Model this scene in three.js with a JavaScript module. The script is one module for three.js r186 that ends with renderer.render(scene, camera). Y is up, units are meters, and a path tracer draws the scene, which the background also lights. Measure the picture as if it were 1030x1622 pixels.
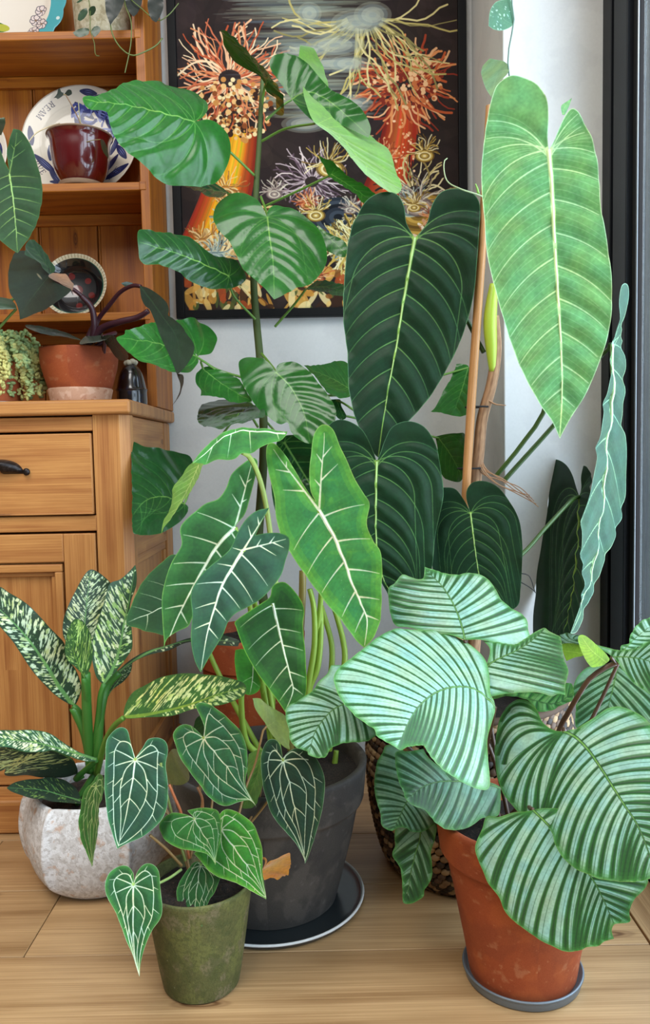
import * as THREE from 'three';
import { RoundedBoxGeometry } from 'three/addons/geometries/RoundedBoxGeometry.js';
import { mergeGeometries, mergeVertices } from 'three/addons/utils/BufferGeometryUtils.js';
import { RectAreaLightUniformsLib } from 'three/addons/lights/RectAreaLightUniformsLib.js';
import { createNoise2D, createNoise3D } from 'simplex-noise';

// ---------------------------------------------------------------- camera, sky, light, exposure
const scene = new THREE.Scene();
const FOCAL = 1250, EYE = 0.77, PITCH = 4.1 * Math.PI / 180, ROLL = -0.02;
const camera = new THREE.PerspectiveCamera(2 * Math.atan(811 / FOCAL) * 180 / Math.PI, 1030 / 1622, 0.02, 60);
camera.position.set(0, EYE, 0);
camera.rotation.set(-PITCH, 0, ROLL, 'YXZ');
camera.updateMatrixWorld(true);
const renderer = new THREE.WebGLRenderer();
renderer.toneMapping = THREE.LinearToneMapping;
renderer.toneMappingExposure = 1.06;
renderer.shadowMap.enabled = true;
scene.background = new THREE.Color(0.88, 0.95, 1.05).multiplyScalar(0.5);   // even overcast sky
RectAreaLightUniformsLib.init();
function skyLight(name, w, h, at, to, intensity, color) {                // light at one glazed opening; the rooflight is an invented one
  const l = new THREE.RectAreaLight(color, intensity, w, h);
  l.name = name; l.position.set(...at); l.lookAt(...to); scene.add(l);
  return l;
}
skyLight('glazed_door_daylight', 3.6, 2.05, [0.70, 1.13, 0.36], [-1, 1.13, 0.36], 7.2, new THREE.Color(0.87, 0.94, 1.08));
skyLight('added_rooflight_lamp', 1.4, 1.9, [-0.75, 2.68, 0.2], [-0.75, 0, 0.2], 8.6, new THREE.Color(1.0, 0.97, 0.92));  // added overhead lamp for top and front light; its opening is invented

// ---------------------------------------------------------------- helpers
const rng = (seed) => () => { seed = (seed + 0x6d2b79f5) | 0; let t = Math.imul(seed ^ (seed >>> 15), 1 | seed); t = (t + Math.imul(t ^ (t >>> 7), 61 | t)) ^ t; return ((t ^ (t >>> 14)) >>> 0) / 4294967296; };
const R0 = rng(11), n2 = createNoise2D(rng(5)), n3 = createNoise3D(rng(6));
const V = (x, y, z) => new THREE.Vector3(x, y, z), lerp = THREE.MathUtils.lerp, clamp = THREE.MathUtils.clamp, sstep = THREE.MathUtils.smoothstep;
const fbm = (x, y, o = 4) => { let s = 0, a = 0.5; for (let i = 0; i < o; i++, a *= 0.5, x *= 2.03, y *= 2.03) s += a * n2(x, y); return s; };
// a spot of the photograph at a stated distance from the camera's plane -> a place in the room
function P(x, y, d) {
  const v = V((x - 515) / FOCAL, -(y - 811) / FOCAL, -1).applyQuaternion(camera.quaternion);
  return v.multiplyScalar(d / -v.z).add(camera.position);
}
const taken = new Map();
const numbered = (n) => { const k = taken.get(n) ?? 0; taken.set(n, k + 1); return k ? n + '_' + String(k).padStart(3, '0') : n; };
function tag(o, label, category, group) { o.userData.label = label; o.userData.category = category; if (group) o.userData.group = group; return o; }
function thing(name, label, category, at = [0, 0, 0], group) {
  const g = new THREE.Group(); g.name = numbered(name); g.position.set(...at); scene.add(g);
  return tag(g, label, category, group);
}
function root(o) { while (o.parent && o.parent !== scene) o = o.parent; return o; }
// a mesh whose geometry is given in room coordinates, hung under a thing or a part of it
function part(name, geo, mat, parent, label) {
  const m = new THREE.Mesh(geo, mat); m.name = name; m.castShadow = m.receiveShadow = true;
  const r = root(parent), p = r.position;
  geo.translate(-p.x, -p.y, -p.z);
  parent.add(m);
  if (label) m.userData.label = label;
  return m;
}
function struct(name, geo, mat) {
  const m = new THREE.Mesh(geo, mat); m.name = name; m.castShadow = m.receiveShadow = true; m.userData.kind = 'structure'; scene.add(m); return m;
}
function structGroup(name) { const g = new THREE.Group(); g.name = name; g.userData.kind = 'structure'; scene.add(g); return g; }

// boxes with slightly rounded edges and uv in metres; grain runs along the given axis (0 x, 1 y, 2 z)
function boxUV(g, grain = 0, off = [0, 0]) {
  const p = g.attributes.position, n = g.attributes.normal, uv = new Float32Array(p.count * 2);
  for (let i = 0; i < p.count; i++) {
    const q = [p.getX(i), p.getY(i), p.getZ(i)], a = [Math.abs(n.getX(i)), Math.abs(n.getY(i)), Math.abs(n.getZ(i))];
    const m = a.indexOf(Math.max(...a)); let along = grain, across = 3 - grain - m;
    if (m === grain) { along = (grain + 1) % 3; across = (grain + 2) % 3; }
    uv[i * 2] = q[across] + off[0]; uv[i * 2 + 1] = q[along] + off[1];
  }
  g.setAttribute('uv', new THREE.BufferAttribute(uv, 2)); return g;
}
function box(x0, x1, y0, y1, z0, z1, grain = 0, r = 0.002) {
  const w = x1 - x0, h = y1 - y0, d = z1 - z0;
  const g = r > 0 ? new RoundedBoxGeometry(w, h, d, 1, Math.min(r, w / 2.1, h / 2.1, d / 2.1)) : new THREE.BoxGeometry(w, h, d);
  boxUV(g, grain, [R0() * 7, R0() * 7]);
  return g.translate((x0 + x1) / 2, (y0 + y1) / 2, (z0 + z1) / 2);
}
function tube(pts, r0, r1 = r0, seg = 24, rad = 8) {
  const c = new THREE.CatmullRomCurve3(pts, false, 'centripetal'), fr = c.computeFrenetFrames(seg, false), pos = [], idx = [], uv = [];
  const len = c.getLength();
  for (let i = 0; i <= seg; i++) {
    const u = i / seg, p = c.getPointAt(u), r = typeof r0 === 'function' ? r0(u) : lerp(r0, r1, u);
    for (let j = 0; j <= rad; j++) {
      const a = j / rad * Math.PI * 2;
      const q = p.clone().addScaledVector(fr.normals[i], Math.cos(a) * r).addScaledVector(fr.binormals[i], Math.sin(a) * r);
      pos.push(q.x, q.y, q.z); uv.push(j / rad * 0.05, u * len);
    }
  }
  for (let i = 0; i < seg; i++) for (let j = 0; j < rad; j++) { const a = i * (rad + 1) + j, b = a + rad + 1; idx.push(a, b, a + 1, b, b + 1, a + 1); }
  for (const [row, flip] of [[0, 1], [seg, 0]]) {                     // closed ends
    const p = c.getPointAt(row / seg), k = pos.length / 3; pos.push(p.x, p.y, p.z); uv.push(0, 0);
    for (let j = 0; j < rad; j++) { const a = row * (rad + 1) + j; flip ? idx.push(k, a, a + 1) : idx.push(k, a + 1, a); }
  }
  const g = new THREE.BufferGeometry();
  g.setAttribute('position', new THREE.Float32BufferAttribute(pos, 3)); g.setAttribute('uv', new THREE.Float32BufferAttribute(uv, 2)); g.setIndex(idx);
  // flip if inside out
  g.computeVertexNormals();
  const p0 = c.getPointAt(0.5), k = (seg >> 1) * (rad + 1), nn = V().fromBufferAttribute(g.attributes.normal, k), dd = V().fromBufferAttribute(g.attributes.position, k).sub(p0);
  if (nn.dot(dd) < 0) { const a = g.index.array; for (let i = 0; i < a.length; i += 3) { const t = a[i]; a[i] = a[i + 1]; a[i + 1] = t; } g.computeVertexNormals(); }
  return g;
}
// a turned shape: profile of [radius, height]; optional change of the radius with angle; uv in metres
function lathe(prof, at, seg = 64, mod) {
  const v = [];                                                          // keep corners crisp: double points
  for (const p of prof) v.push(new THREE.Vector2(p[0], p[1]));
  const g = new THREE.LatheGeometry(v, seg), p = g.attributes.position, uv = g.attributes.uv;
  const rmax = Math.max(...prof.map((q) => q[0])); let len = [0];
  for (let i = 1; i < prof.length; i++) len.push(len[i - 1] + Math.hypot(prof[i][0] - prof[i - 1][0], prof[i][1] - prof[i - 1][1]));
  for (let i = 0; i < p.count; i++) {
    const a = Math.atan2(p.getZ(i), p.getX(i)), y = p.getY(i);
    if (mod) { const k = mod(a, y); p.setX(i, p.getX(i) * k); p.setZ(i, p.getZ(i) * k); }
    uv.setXY(i, uv.getX(i) * Math.PI * 2 * rmax, len[Math.round(uv.getY(i) * (prof.length - 1))]);
  }
  if (mod) g.computeVertexNormals();
  return g.translate(...at);
}
function curveProfile(pts, n = 40) { return new THREE.SplineCurve(pts.map((p) => new THREE.Vector2(...p))).getPoints(n).map((v) => [Math.max(0, v.x), v.y]); }

// ---------------------------------------------------------------- computed textures
function texture(w, h, paint, srgb = true) {                              // paint(u, v) -> [r, g, b] 0..255
  const d = new Uint8Array(w * h * 4);
  for (let y = 0, i = 0; y < h; y++) for (let x = 0; x < w; x++, i += 4) { const c = paint(x / w, y / h, x, y); d[i] = clamp(c[0], 0, 255); d[i + 1] = clamp(c[1], 0, 255); d[i + 2] = clamp(c[2], 0, 255); d[i + 3] = 255; }
  const t = new THREE.DataTexture(d, w, h); t.wrapS = t.wrapT = THREE.RepeatWrapping; t.magFilter = THREE.LinearFilter; t.minFilter = THREE.LinearMipmapLinearFilter; t.generateMipmaps = true;
  if (srgb) t.colorSpace = THREE.SRGBColorSpace; t.needsUpdate = true; return t;
}
const mixc = (a, b, t) => [lerp(a[0], b[0], t), lerp(a[1], b[1], t), lerp(a[2], b[2], t)];
const hex = (s) => { const c = parseInt(s.slice(1), 16); return [c >> 16, (c >> 8) & 255, c & 255]; };
const tile = (f) => (u, v) => { const k = (t) => sstep(t, 0, 0.12); const a = f(u, v), b = f(u + 1, v), c = f(u, v + 1); const m = 1 - k(u), q = 1 - k(v); return a * (1 - m * 0.999) * (1 - 0) + b * m * 0.999 + (c - a) * q * 0.999; };
function woodTexture(w, h, dark, light, knots, seed, rings = 26, lines = 0.5) {
  const r = rng(seed), K = Array.from({ length: knots }, () => [r(), r(), 0.012 + r() * 0.012]);
  const f = tile((u, v) => {
    let x = u + 0.02 * n2(u * 3 + seed, v * 1.6) + 0.006 * n2(u * 9, v * 6 + seed);
    for (const [kx, ky, kr] of K) { const dx = u % 1 - kx, dy = (v % 1 - ky) * 0.45, q = Math.hypot(dx, dy); x += Math.sign(dx || 1) * 0.03 * Math.exp(-q / (kr * 2.2)); }
    const ring = Math.pow(0.5 + 0.5 * Math.sin(x * rings * Math.PI * 2 + 2.2 * n2(x * 4, v * 0.6 + seed)), 2.2);
    return 0.55 * ring * (0.6 + 0.4 * n2(u * 5, v * 1.1 + 9)) + lines * (0.5 + 0.5 * n2(u * 150, v * 4 + seed)) * 0.45 + 0.2 * fbm(u * 7 + seed, v * 5) + 0.12 * n2(u * 60, v * 1.6 + seed);
  });
  return texture(w, h, (u, v) => {
    let c = mixc(light, dark, clamp(f(u, v), 0, 1));
    for (const [kx, ky, kr] of K) { const q = Math.hypot(u - kx, (v - ky) * 0.6) / kr; if (q < 1.2) c = mixc(c, mixc(dark, [50, 22, 8], 0.55), (1 - sstep(q, 0.6, 1.2)) * (0.55 + 0.25 * Math.sin(q * 14))); }
    return c;
  });
}
function blotch(w, h, base, spots, seed, grain = 8) {                   // base colour with patches: spots = [colour, scale, threshold, strength]
  const fs = spots.map(([, s], i) => tile((u, v) => fbm(u * s + i * 13 + seed, v * s + seed, 5)));
  const r = rng(seed);
  return texture(w, h, (u, v) => {
    let c = base; const g = (r() - 0.5) * grain * 2;
    spots.forEach(([col, , th, st], i) => { c = mixc(c, col, sstep(fs[i](u, v), th, th + 0.25) * st); });
    return [c[0] + g, c[1] + g, c[2] + g];
  });
}
const withRepeat = (t, su, sv = su) => { const c = t.clone(); c.repeat.set(1 / su, 1 / sv); c.needsUpdate = true; return c; };
const std = (o) => new THREE.MeshStandardMaterial({ roughness: 0.6, ...o });
const phy = (o) => new THREE.MeshPhysicalMaterial({ roughness: 0.6, ...o });

const pineT = woodTexture(1024, 1024, hex('#8c5226'), hex('#be864a'), 5, 3, 11, 1.0);
const orangeT = woodTexture(1024, 1024, hex('#7a3b0b'), hex('#b36c1c'), 3, 8, 10, 0.9);
const oakT = woodTexture(1024, 1024, hex('#85633f'), hex('#b9966b'), 4, 15, 6, 1.1);
const M = {
  pine: std({ map: withRepeat(pineT, 0.42, 0.9), bumpMap: withRepeat(pineT, 0.42, 0.9), bumpScale: 0.0006, roughness: 0.5, name: 'waxed pine' }),
  rack: std({ map: withRepeat(orangeT, 0.42, 0.9), bumpMap: withRepeat(orangeT, 0.42, 0.9), bumpScale: 0.0004, roughness: 0.5, name: 'orange pine' }),
  oak: [0, 1, 2].map((i) => std({ map: withRepeat(oakT, 0.55, 1.5), bumpMap: withRepeat(oakT, 0.55, 1.5), bumpScale: 0.0004, roughness: 0.42, color: new THREE.Color().setScalar([1, 0.93, 1.04][i]), name: 'oak floor' })),
  wall: std({ map: withRepeat(blotch(256, 256, [214, 214, 212], [[[205, 205, 204], 5, 0, 0.6]], 4, 2), 0.8), roughness: 0.85, name: 'painted wall' }),
  wallFar: std({ color: '#8d8780', roughness: 0.9, name: 'warm grey paint' }),
  white: std({ color: '#dcdcda', roughness: 0.7 }),
  black: phy({ color: '#08090b', roughness: 0.5, specularIntensity: 0.4, name: 'black lacquer' }),
  anthracite: phy({ color: '#0b0e13', roughness: 0.45, specularIntensity: 0.5, name: 'powder coated aluminium' }),
  rubber: std({ color: '#050506', roughness: 0.8 }),
  steel: std({ color: '#9aa0a6', roughness: 0.3, metalness: 0.9 }),
  glass: phy({ color: '#eef6f8', transmission: 1, thickness: 0, roughness: 0.0, ior: 1.5, name: 'window glass' }),
  soil: std({ map: withRepeat(blotch(256, 256, [34, 24, 18], [[[70, 52, 38], 22, 0.15, 0.8], [[15, 10, 8], 16, 0.1, 0.9]], 21, 10), 0.12), bumpMap: null, roughness: 0.95, name: 'potting soil' }),
  terracotta: std({ map: withRepeat(blotch(512, 512, [150, 68, 30], [[[166, 82, 38], 3, -0.1, 0.7], [[128, 56, 26], 2.5, 0.05, 0.5], [[186, 140, 112], 8, 0.30, 0.35], [[205, 172, 150], 22, 0.42, 0.3]], 31, 6), 0.6, 0.42), roughness: 0.75, name: 'terracotta' }),
  paleClay: std({ map: withRepeat(blotch(256, 256, [205, 160, 132], [[[225, 190, 165], 7, 0, 0.7], [[180, 120, 90], 9, 0.2, 0.6]], 33, 4), 0.25), roughness: 0.85 }),
  chalk: std({ map: withRepeat(blotch(512, 512, [206, 203, 202], [[[226, 225, 226], 14, -0.1, 0.8], [[176, 170, 166], 22, 0.12, 0.6], [[190, 150, 124], 7, 0.3, 0.6]], 41, 6), 0.3), bumpMap: withRepeat(blotch(256, 256, [120, 120, 120], [[[170, 170, 170], 30, 0, 0.8], [[70, 70, 70], 18, 0.1, 0.8]], 43, 12), 0.12), bumpScale: 0.0012, roughness: 0.9, name: 'chalky ceramic' }),
  olive: std({ map: withRepeat(blotch(512, 512, [84, 84, 42], [[[104, 106, 52], 3, -0.1, 0.6], [[112, 100, 76], 4, 0.12, 0.7], [[58, 66, 24], 6, 0.1, 0.45], [[70, 74, 34], 30, 0.0, 0.5], [[190, 190, 175], 14, 0.6, 0.8]], 47, 12), 0.3), bumpMap: withRepeat(blotch(256, 256, [120, 120, 120], [[[180, 180, 180], 26, 0, 0.8]], 48, 20), 0.15), bumpScale: 0.0008, roughness: 0.75, name: 'mossy clay' }),
  charcoal: std({ map: withRepeat(blotch(512, 512, [62, 58, 54], [[[84, 78, 72], 4, 0, 0.7], [[50, 47, 46], 3, 0.1, 0.6], [[118, 114, 110], 16, 0.38, 0.3]], 51, 5), 0.5), roughness: 0.8, name: 'charcoal clay' }),
  zinc: std({ color: '#6f7880', roughness: 0.45, metalness: 0.4 }),
  saucer: phy({ color: '#23292c', roughness: 0.3, clearcoat: 0.6, clearcoatRoughness: 0.2 }),
  oxblood: phy({ color: '#57060b', roughness: 0.25, clearcoat: 1, clearcoatRoughness: 0.05, name: 'oxblood glaze' }),
  rawClay: std({ color: '#8a6f58', roughness: 0.8 }),
  bamboo: std({ map: withRepeat(woodTexture(128, 256, hex('#9a6a3c'), hex('#c08a55'), 0, 61, 12, 0.9), 0.05, 0.3), roughness: 0.45 }),
  bark: std({ map: withRepeat(woodTexture(128, 256, hex('#6a4a34'), hex('#b08a68'), 0, 63, 6, 1.0), 0.05, 0.12), roughness: 0.85 }),
  iron: std({ map: withRepeat(blotch(128, 128, [34, 28, 27], [[[70, 60, 58], 8, 0.1, 0.6]], 71, 4), 0.08), roughness: 0.38, metalness: 0.6 }),
};
M.soil.bumpMap = M.soil.map; M.soil.bumpScale = 0.004;
// ---------------------------------------------------------------- leaves
// Outlines are traced in views of the photograph: [left, top, scale] of each view. Every leaf lies in its own plane in the room, at its own distance, and is bent from there.
const VIEW = { x: [0, 0, 1], A: [0, 0, 2.575], B: [0, 350, 2.943], C: [250, 0, 2.0196], D: [630, 0, 2.575], E: [530, 280, 2.06], F: [630, 640, 2.575], G: [200, 540, 2.452], H: [0, 640, 3.433], I: [0, 880, 2.575], J: [200, 650, 2.341], K: [150, 1080, 2.575], L: [0, 1222, 2.575], M: [440, 880, 2.575], N: [630, 880, 2.575], O: [530, 1122, 2.06], S: [250, 960, 3.3226], T: [0, 1130, 3.552], U: [150, 430, 4.905], V: [0, 370, 5.15], W: [30, 110, 5.15], X: [0, 0, 3.815],
  a: [440, 1040, 5.15], b: [580, 1160, 4.682], c: [780, 960, 4.12], d: [600, 880, 3.219], e: [740, 1080, 3.552], f: [740, 1280, 3.552], g: [0, 880, 4.478], h: [0, 1130, 5.722], i: [330, 560, 3.5517], j: [640, 560, 3.9615] };
const unwrap = ([a, b]) => [a, a + Math.atan2(Math.sin(b - a), Math.cos(b - a))];
const px = (v, p) => { const [x, y, s] = VIEW[v]; return [x + p[0] / s, y + p[1] / s]; };
const Q = (v, x, y, d) => { const p = px(v, [x, y]); return P(p[0], p[1], d); };

const PAGE = 2048, pages = [];
function cell(w, h) {                                                   // room for one leaf's colour on a shared sheet
  for (const p of pages) for (const s of p.shelves) if (h <= s.h && s.x + w <= PAGE && h > s.h * 0.6) { const c = { page: p, x: s.x, y: s.y, w, h }; s.x += w; return c; }
  let p = pages.find((q) => q.y + h <= PAGE);
  if (!p) { const canvas = document.createElement('canvas'); canvas.width = canvas.height = PAGE; p = { canvas, ctx: canvas.getContext('2d'), y: 0, shelves: [], index: pages.length }; pages.push(p); p.tex = new THREE.CanvasTexture(canvas); p.tex.colorSpace = THREE.SRGBColorSpace; p.tex.magFilter = THREE.LinearFilter; }
  const s = { x: w, y: p.y, h }; p.shelves.push(s); p.y += h;
  return { page: p, x: 0, y: s.y, w, h };
}
const leafMats = new Map();
function leafMaterial(kind, page) {
  const key = kind + page.index;
  if (!leafMats.has(key)) leafMats.set(key, phy({ map: page.tex, side: THREE.DoubleSide, roughness: 0.95, color: new THREE.Color(...(KIND[kind].tint ?? [1, 1, 1])).multiplyScalar(KIND[kind].mul ?? 1), ...KIND[kind].mat, name: kind + ' leaf' }));
  return leafMats.get(key);
}
function smooth2(pts, closed, n) {                                      // spline through the points; sharp turns stay sharp
  const out = [], N = pts.length, at = (i) => closed ? pts[(i + N) % N] : pts[clamp(i, 0, N - 1)];
  const sharp = (i) => { const a = at(i - 1), b = at(i), c = at(i + 1), u = [b[0] - a[0], b[1] - a[1]], v = [c[0] - b[0], c[1] - b[1]]; return closed && (u[0] * v[0] + u[1] * v[1]) < 0.15 * Math.hypot(...u) * Math.hypot(...v); };
  const tan = (i) => sharp(i) ? [0, 0] : [(at(i + 1)[0] - at(i - 1)[0]) / 2, (at(i + 1)[1] - at(i - 1)[1]) / 2];
  for (let i = 0; i < (closed ? N : N - 1); i++) {
    const a = at(i), b = at(i + 1), l = Math.hypot(b[0] - a[0], b[1] - a[1]); let ta = tan(i), tb = tan(i + 1);
    const lim = (t) => { const q = Math.hypot(...t); return q > 1.2 * l && q > 0 ? [t[0] * 1.2 * l / q, t[1] * 1.2 * l / q] : t; }; ta = lim(ta); tb = lim(tb);
    for (let k = 0; k < n; k++) { const t = k / n, t2 = t * t, t3 = t2 * t; out.push([0, 1].map((c) => (2 * t3 - 3 * t2 + 1) * a[c] + (t3 - 2 * t2 + t) * ta[c] + (3 * t2 - 2 * t3) * b[c] + (t3 - t2) * tb[c])); }
  }
  if (!closed) out.push(at(N - 1));
  return out;
}
function inside(poly, x, y) {
  let c = false;
  for (let i = 0, j = poly.length - 1; i < poly.length; j = i++) { const a = poly[i], b = poly[j]; if ((a[1] > y) !== (b[1] > y) && x < (b[0] - a[0]) * (y - a[1]) / (b[1] - a[1]) + a[0]) c = !c; }
  return c;
}
function clipCell(poly, x0, y0, x1, y1) {
  let p = poly;
  for (const [ax, lim, s] of [[0, x0, 1], [0, x1, -1], [1, y0, 1], [1, y1, -1]]) {
    const q = [];
    for (let i = 0; i < p.length; i++) {
      const a = p[i], b = p[(i + 1) % p.length], da = s * (a[ax] - lim), db = s * (b[ax] - lim);
      if (da >= 0) q.push(a);
      if ((da > 0 && db < 0) || (da < 0 && db > 0)) { const t = da / (da - db); q.push([a[0] + (b[0] - a[0]) * t, a[1] + (b[1] - a[1]) * t]); }
    }
    p = q; if (p.length < 3) return [];
  }
  return p;
}
// the leaf's own sheet: local coordinates s (base to tip) and t (across), in metres
class Leaf {
  constructor(kind, o) {
    this.kind = kind; this.o = o; this.rand = rng(1000 + Leaf.count++ * 77);
    const v = o.v, ribPx = o.r.map((p) => px(v, p)), outPx = o.o.map((p) => px(v, p));
    const [d0, d1, k = 0] = o.d, b = ribPx[0], t = ribPx[ribPx.length - 1], dx = t[0] - b[0], dy = t[1] - b[1];
    const A = P(b[0], b[1], d0), B = P(t[0], t[1], d1), C = P((b[0] + t[0]) / 2 - dy / 2, (b[1] + t[1]) / 2 + dx / 2, (d0 + d1) / 2 + k);
    this.es = B.clone().sub(A).normalize(); this.n = B.clone().sub(A).cross(C.clone().sub(A)).normalize();
    if (this.n.dot(camera.position.clone().sub(A)) < 0) this.n.negate();
    this.et = this.n.clone().cross(this.es); this.A = A; this.L = A.distanceTo(B);
    const flat = (p) => { const q = P(p[0], p[1], 1).sub(camera.position), h = A.clone().sub(camera.position).dot(this.n) / q.dot(this.n); const w = q.multiplyScalar(h).add(camera.position).sub(A); return [w.dot(this.es), w.dot(this.et)]; };
    this.poly = smooth2(outPx.map(flat), true, 5); this.rib = smooth2(ribPx.map(flat), false, 8);
    const dirs = (l) => l && unwrap(l.map((e) => { const c = ribPx[Math.floor(ribPx.length / 2)], a = flat(c), z = flat([c[0] + e[0], c[1] + e[1]]); return Math.atan2(z[1] - a[1], z[0] - a[0]); }));
    this.arcs = (o.arcs ?? []).map((l, i) => { const m = smooth2(l.map((q) => flat(px(v, q))), false, 6); m.u = 0; m.i = i; m.sgn = -1; return m; });
    this.dirP = dirs(o.dirP); this.dirN = dirs(o.dirN);
    this.lobes = (o.lb ?? []).map((p) => flat(px(v, p)));
    const X = this.poly.map((p) => p[0]), Y = this.poly.map((p) => p[1]);
    this.box = [Math.min(...X), Math.min(...Y), Math.max(...X), Math.max(...Y)];
    this.W = Math.max(...this.poly.map((p) => Math.abs(this.side(p[0], p[1])[0])));
    this.ppm = Math.hypot(dx, dy) / this.L;
    this.hit = []; this.veins = [];
  }
  at(u) { const f = clamp(u, 0, 1) * (this.rib.length - 1), i = Math.min(Math.floor(f), this.rib.length - 2), k = f - i, a = this.rib[i], b = this.rib[i + 1]; return { p: [lerp(a[0], b[0], k), lerp(a[1], b[1], k)], a: Math.atan2(b[1] - a[1], b[0] - a[0]) }; }
  side(s, t) {                                                         // [signed distance from the midrib, share of the way to the tip]
    let best = 1e9, sg = 0, at = 0;
    for (let i = 0; i < this.rib.length - 1; i++) {
      const a = this.rib[i], b = this.rib[i + 1], ux = b[0] - a[0], uy = b[1] - a[1], q = clamp(((s - a[0]) * ux + (t - a[1]) * uy) / (ux * ux + uy * uy), 0, 1);
      const ex = s - a[0] - ux * q, ey = t - a[1] - uy * q, d = ex * ex + ey * ey;
      if (d < best) { best = d; sg = Math.sign(ux * ey - uy * ex) || 1; at = (i + q) / (this.rib.length - 1); }
    }
    return [Math.sqrt(best) * sg, at];
  }
  // a vein that leaves a point under an angle and slowly turns towards the tip, to the margin (or to a share of it)
  march(p, dir, ang, sgn, turn, share = 1, step = this.L / 70) {
    const pts = [p.slice()]; let [x, y] = p, a = ang, l = 0;
    for (let i = 0; i < 160; i++) {
      x += Math.cos(dir + sgn * a) * step; y += Math.sin(dir + sgn * a) * step; l += step;
      if (i > 1 && !inside(this.poly, x, y)) break;
      pts.push([x, y]); a -= turn * step / this.L;
      if (ang > 0 && a < 0.05) a = 0.05;
    }
    if (share < 1) pts.length = Math.max(2, Math.round(pts.length * share));
    return pts;
  }
  ribs({ n = 8, from = 0.02, to = 0.92, a0 = 1.3, ap, an, a1 = 0.7, turn = 0.8, share = 1, jitter = 0.06, pow = 1 }) {
    const out = [];
    for (const sgn of [-1, 1]) for (let i = 0; i < n; i++) {
      const u = from + (to - from) * Math.pow((i + (sgn > 0 ? 0.25 : 0)) / n, pow), q = this.at(u), D = sgn > 0 ? this.dirP : this.dirN, m = D ? this.march(q.p, lerp(D[0], D[1], i / n), 0, sgn, this.o.turnD ?? 0, share) : this.march(q.p, q.a, lerp(sgn > 0 ? ap ?? a0 : an ?? a0, a1, i / n) + (this.rand() - 0.5) * jitter, sgn, turn, share);
      if (m.length > 2) { m.u = u; m.sgn = sgn; m.i = i; out.push(m); }
    }
    return out;
  }
  lobeRibs(angles, turn, share = 1) {
    const q = this.at(0.0), out = [];
    for (const sgn of [-1, 1]) for (const [i, a] of angles.entries()) { const z = a > 2.45 ? this.at(0.045) : q, m = this.march(z.p, q.a, a, sgn, turn, share); if (m.length > 3) { m.u = 0; m.sgn = sgn; m.i = i; out.push(m); } }
    return out;
  }
  height(s, t) {
    const o = this.o, L = this.L, W = this.W || 1e-6, [tm, u] = this.side(s, t), x = Math.abs(tm) / W, sg = Math.sign(tm);
    const w = s / L; let h = 0;
    h += (o.fold ?? KIND[this.kind].fold ?? 0) * (Math.sqrt(tm * tm + (0.06 * W) ** 2) - 0.06 * W);
    h += (o.cup ?? KIND[this.kind].cup ?? 0) * W * x * x;
    h += (o.bend ?? KIND[this.kind].bend ?? 0) * L * w * w;
    h += (o.arch ?? 0) * L * 4 * w * (1 - w);
    const wave = o.wave ?? KIND[this.kind].wave ?? 0;
    if (wave) h += wave * L * Math.pow(x, 1.6) * Math.sin(s / L * (o.waves ?? 11) + sg * 1.7 + Leaf.count) + wave * 0.4 * L * x * Math.sin(s / L * 23 + t / L * 7);
    return h;
  }
  mesh(parent) {
    const K = KIND[this.kind], [x0, y0, x1, y1] = this.box, big = Math.max(x1 - x0, y1 - y0);
    this.paintInto(K);
    const px_ = big * this.ppm, N = Math.round(clamp(px_ / (K.cell ?? 5), 14, 110)), h = big / N, pos = [], idx = [], keys = new Map();
    const nx = Math.ceil((x1 - x0) / h) + 1, ny = Math.ceil((y1 - y0) / h) + 1, edge = new Set();
    for (let i = 0; i < this.poly.length; i++) { const a = this.poly[i], b = this.poly[(i + 1) % this.poly.length], m = Math.ceil(Math.hypot(b[0] - a[0], b[1] - a[1]) / h * 4) + 1; for (let k = 0; k <= m; k++) { const X = a[0] + (b[0] - a[0]) * k / m, Y = a[1] + (b[1] - a[1]) * k / m, cx = (X - x0) / h, cy = (Y - y0) / h; for (const ex of [-0.02, 0.02]) for (const ey of [-0.02, 0.02]) edge.add(Math.floor(cx + ex) + ',' + Math.floor(cy + ey)); } }
    const put = (p) => { const k = Math.round(p[0] * 1e5) + ',' + Math.round(p[1] * 1e5); if (!keys.has(k)) { keys.set(k, pos.length); pos.push(p); } return keys.get(k); };
    for (let i = -1; i < nx; i++) for (let j = -1; j < ny; j++) {
      const X = x0 + i * h, Y = y0 + j * h;
      if (edge.has(i + ',' + j)) {
        let c = clipCell(this.poly, X, Y, X + h, Y + h); c = c.filter((p, k) => { const q = c[(k + 1) % c.length]; return Math.hypot(p[0] - q[0], p[1] - q[1]) > 1e-5; });
        if (c.length < 3) continue;
        let area = 0; for (let k = 0; k < c.length; k++) { const a = c[k], b = c[(k + 1) % c.length]; area += a[0] * b[1] - a[1] * b[0]; }
        if (area < 0) c.reverse();
        const tri = THREE.ShapeUtils.triangulateShape(c.map((p) => new THREE.Vector2(...p)), []);
        const id = c.map(put); for (const [a, b, d] of tri) idx.push(id[a], id[b], id[d]);
      } else if (inside(this.poly, X + h / 2, Y + h / 2)) { const a = put([X, Y]), b = put([X + h, Y]), c = put([X + h, Y + h]), d = put([X, Y + h]); idx.push(a, b, c, a, c, d); }
    }
    const quilt = this.o.quilt ?? K.quilt ?? 0, qw = K.quiltWidth ?? 0.005, cells = new Map(), cs = qw * 3;
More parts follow.
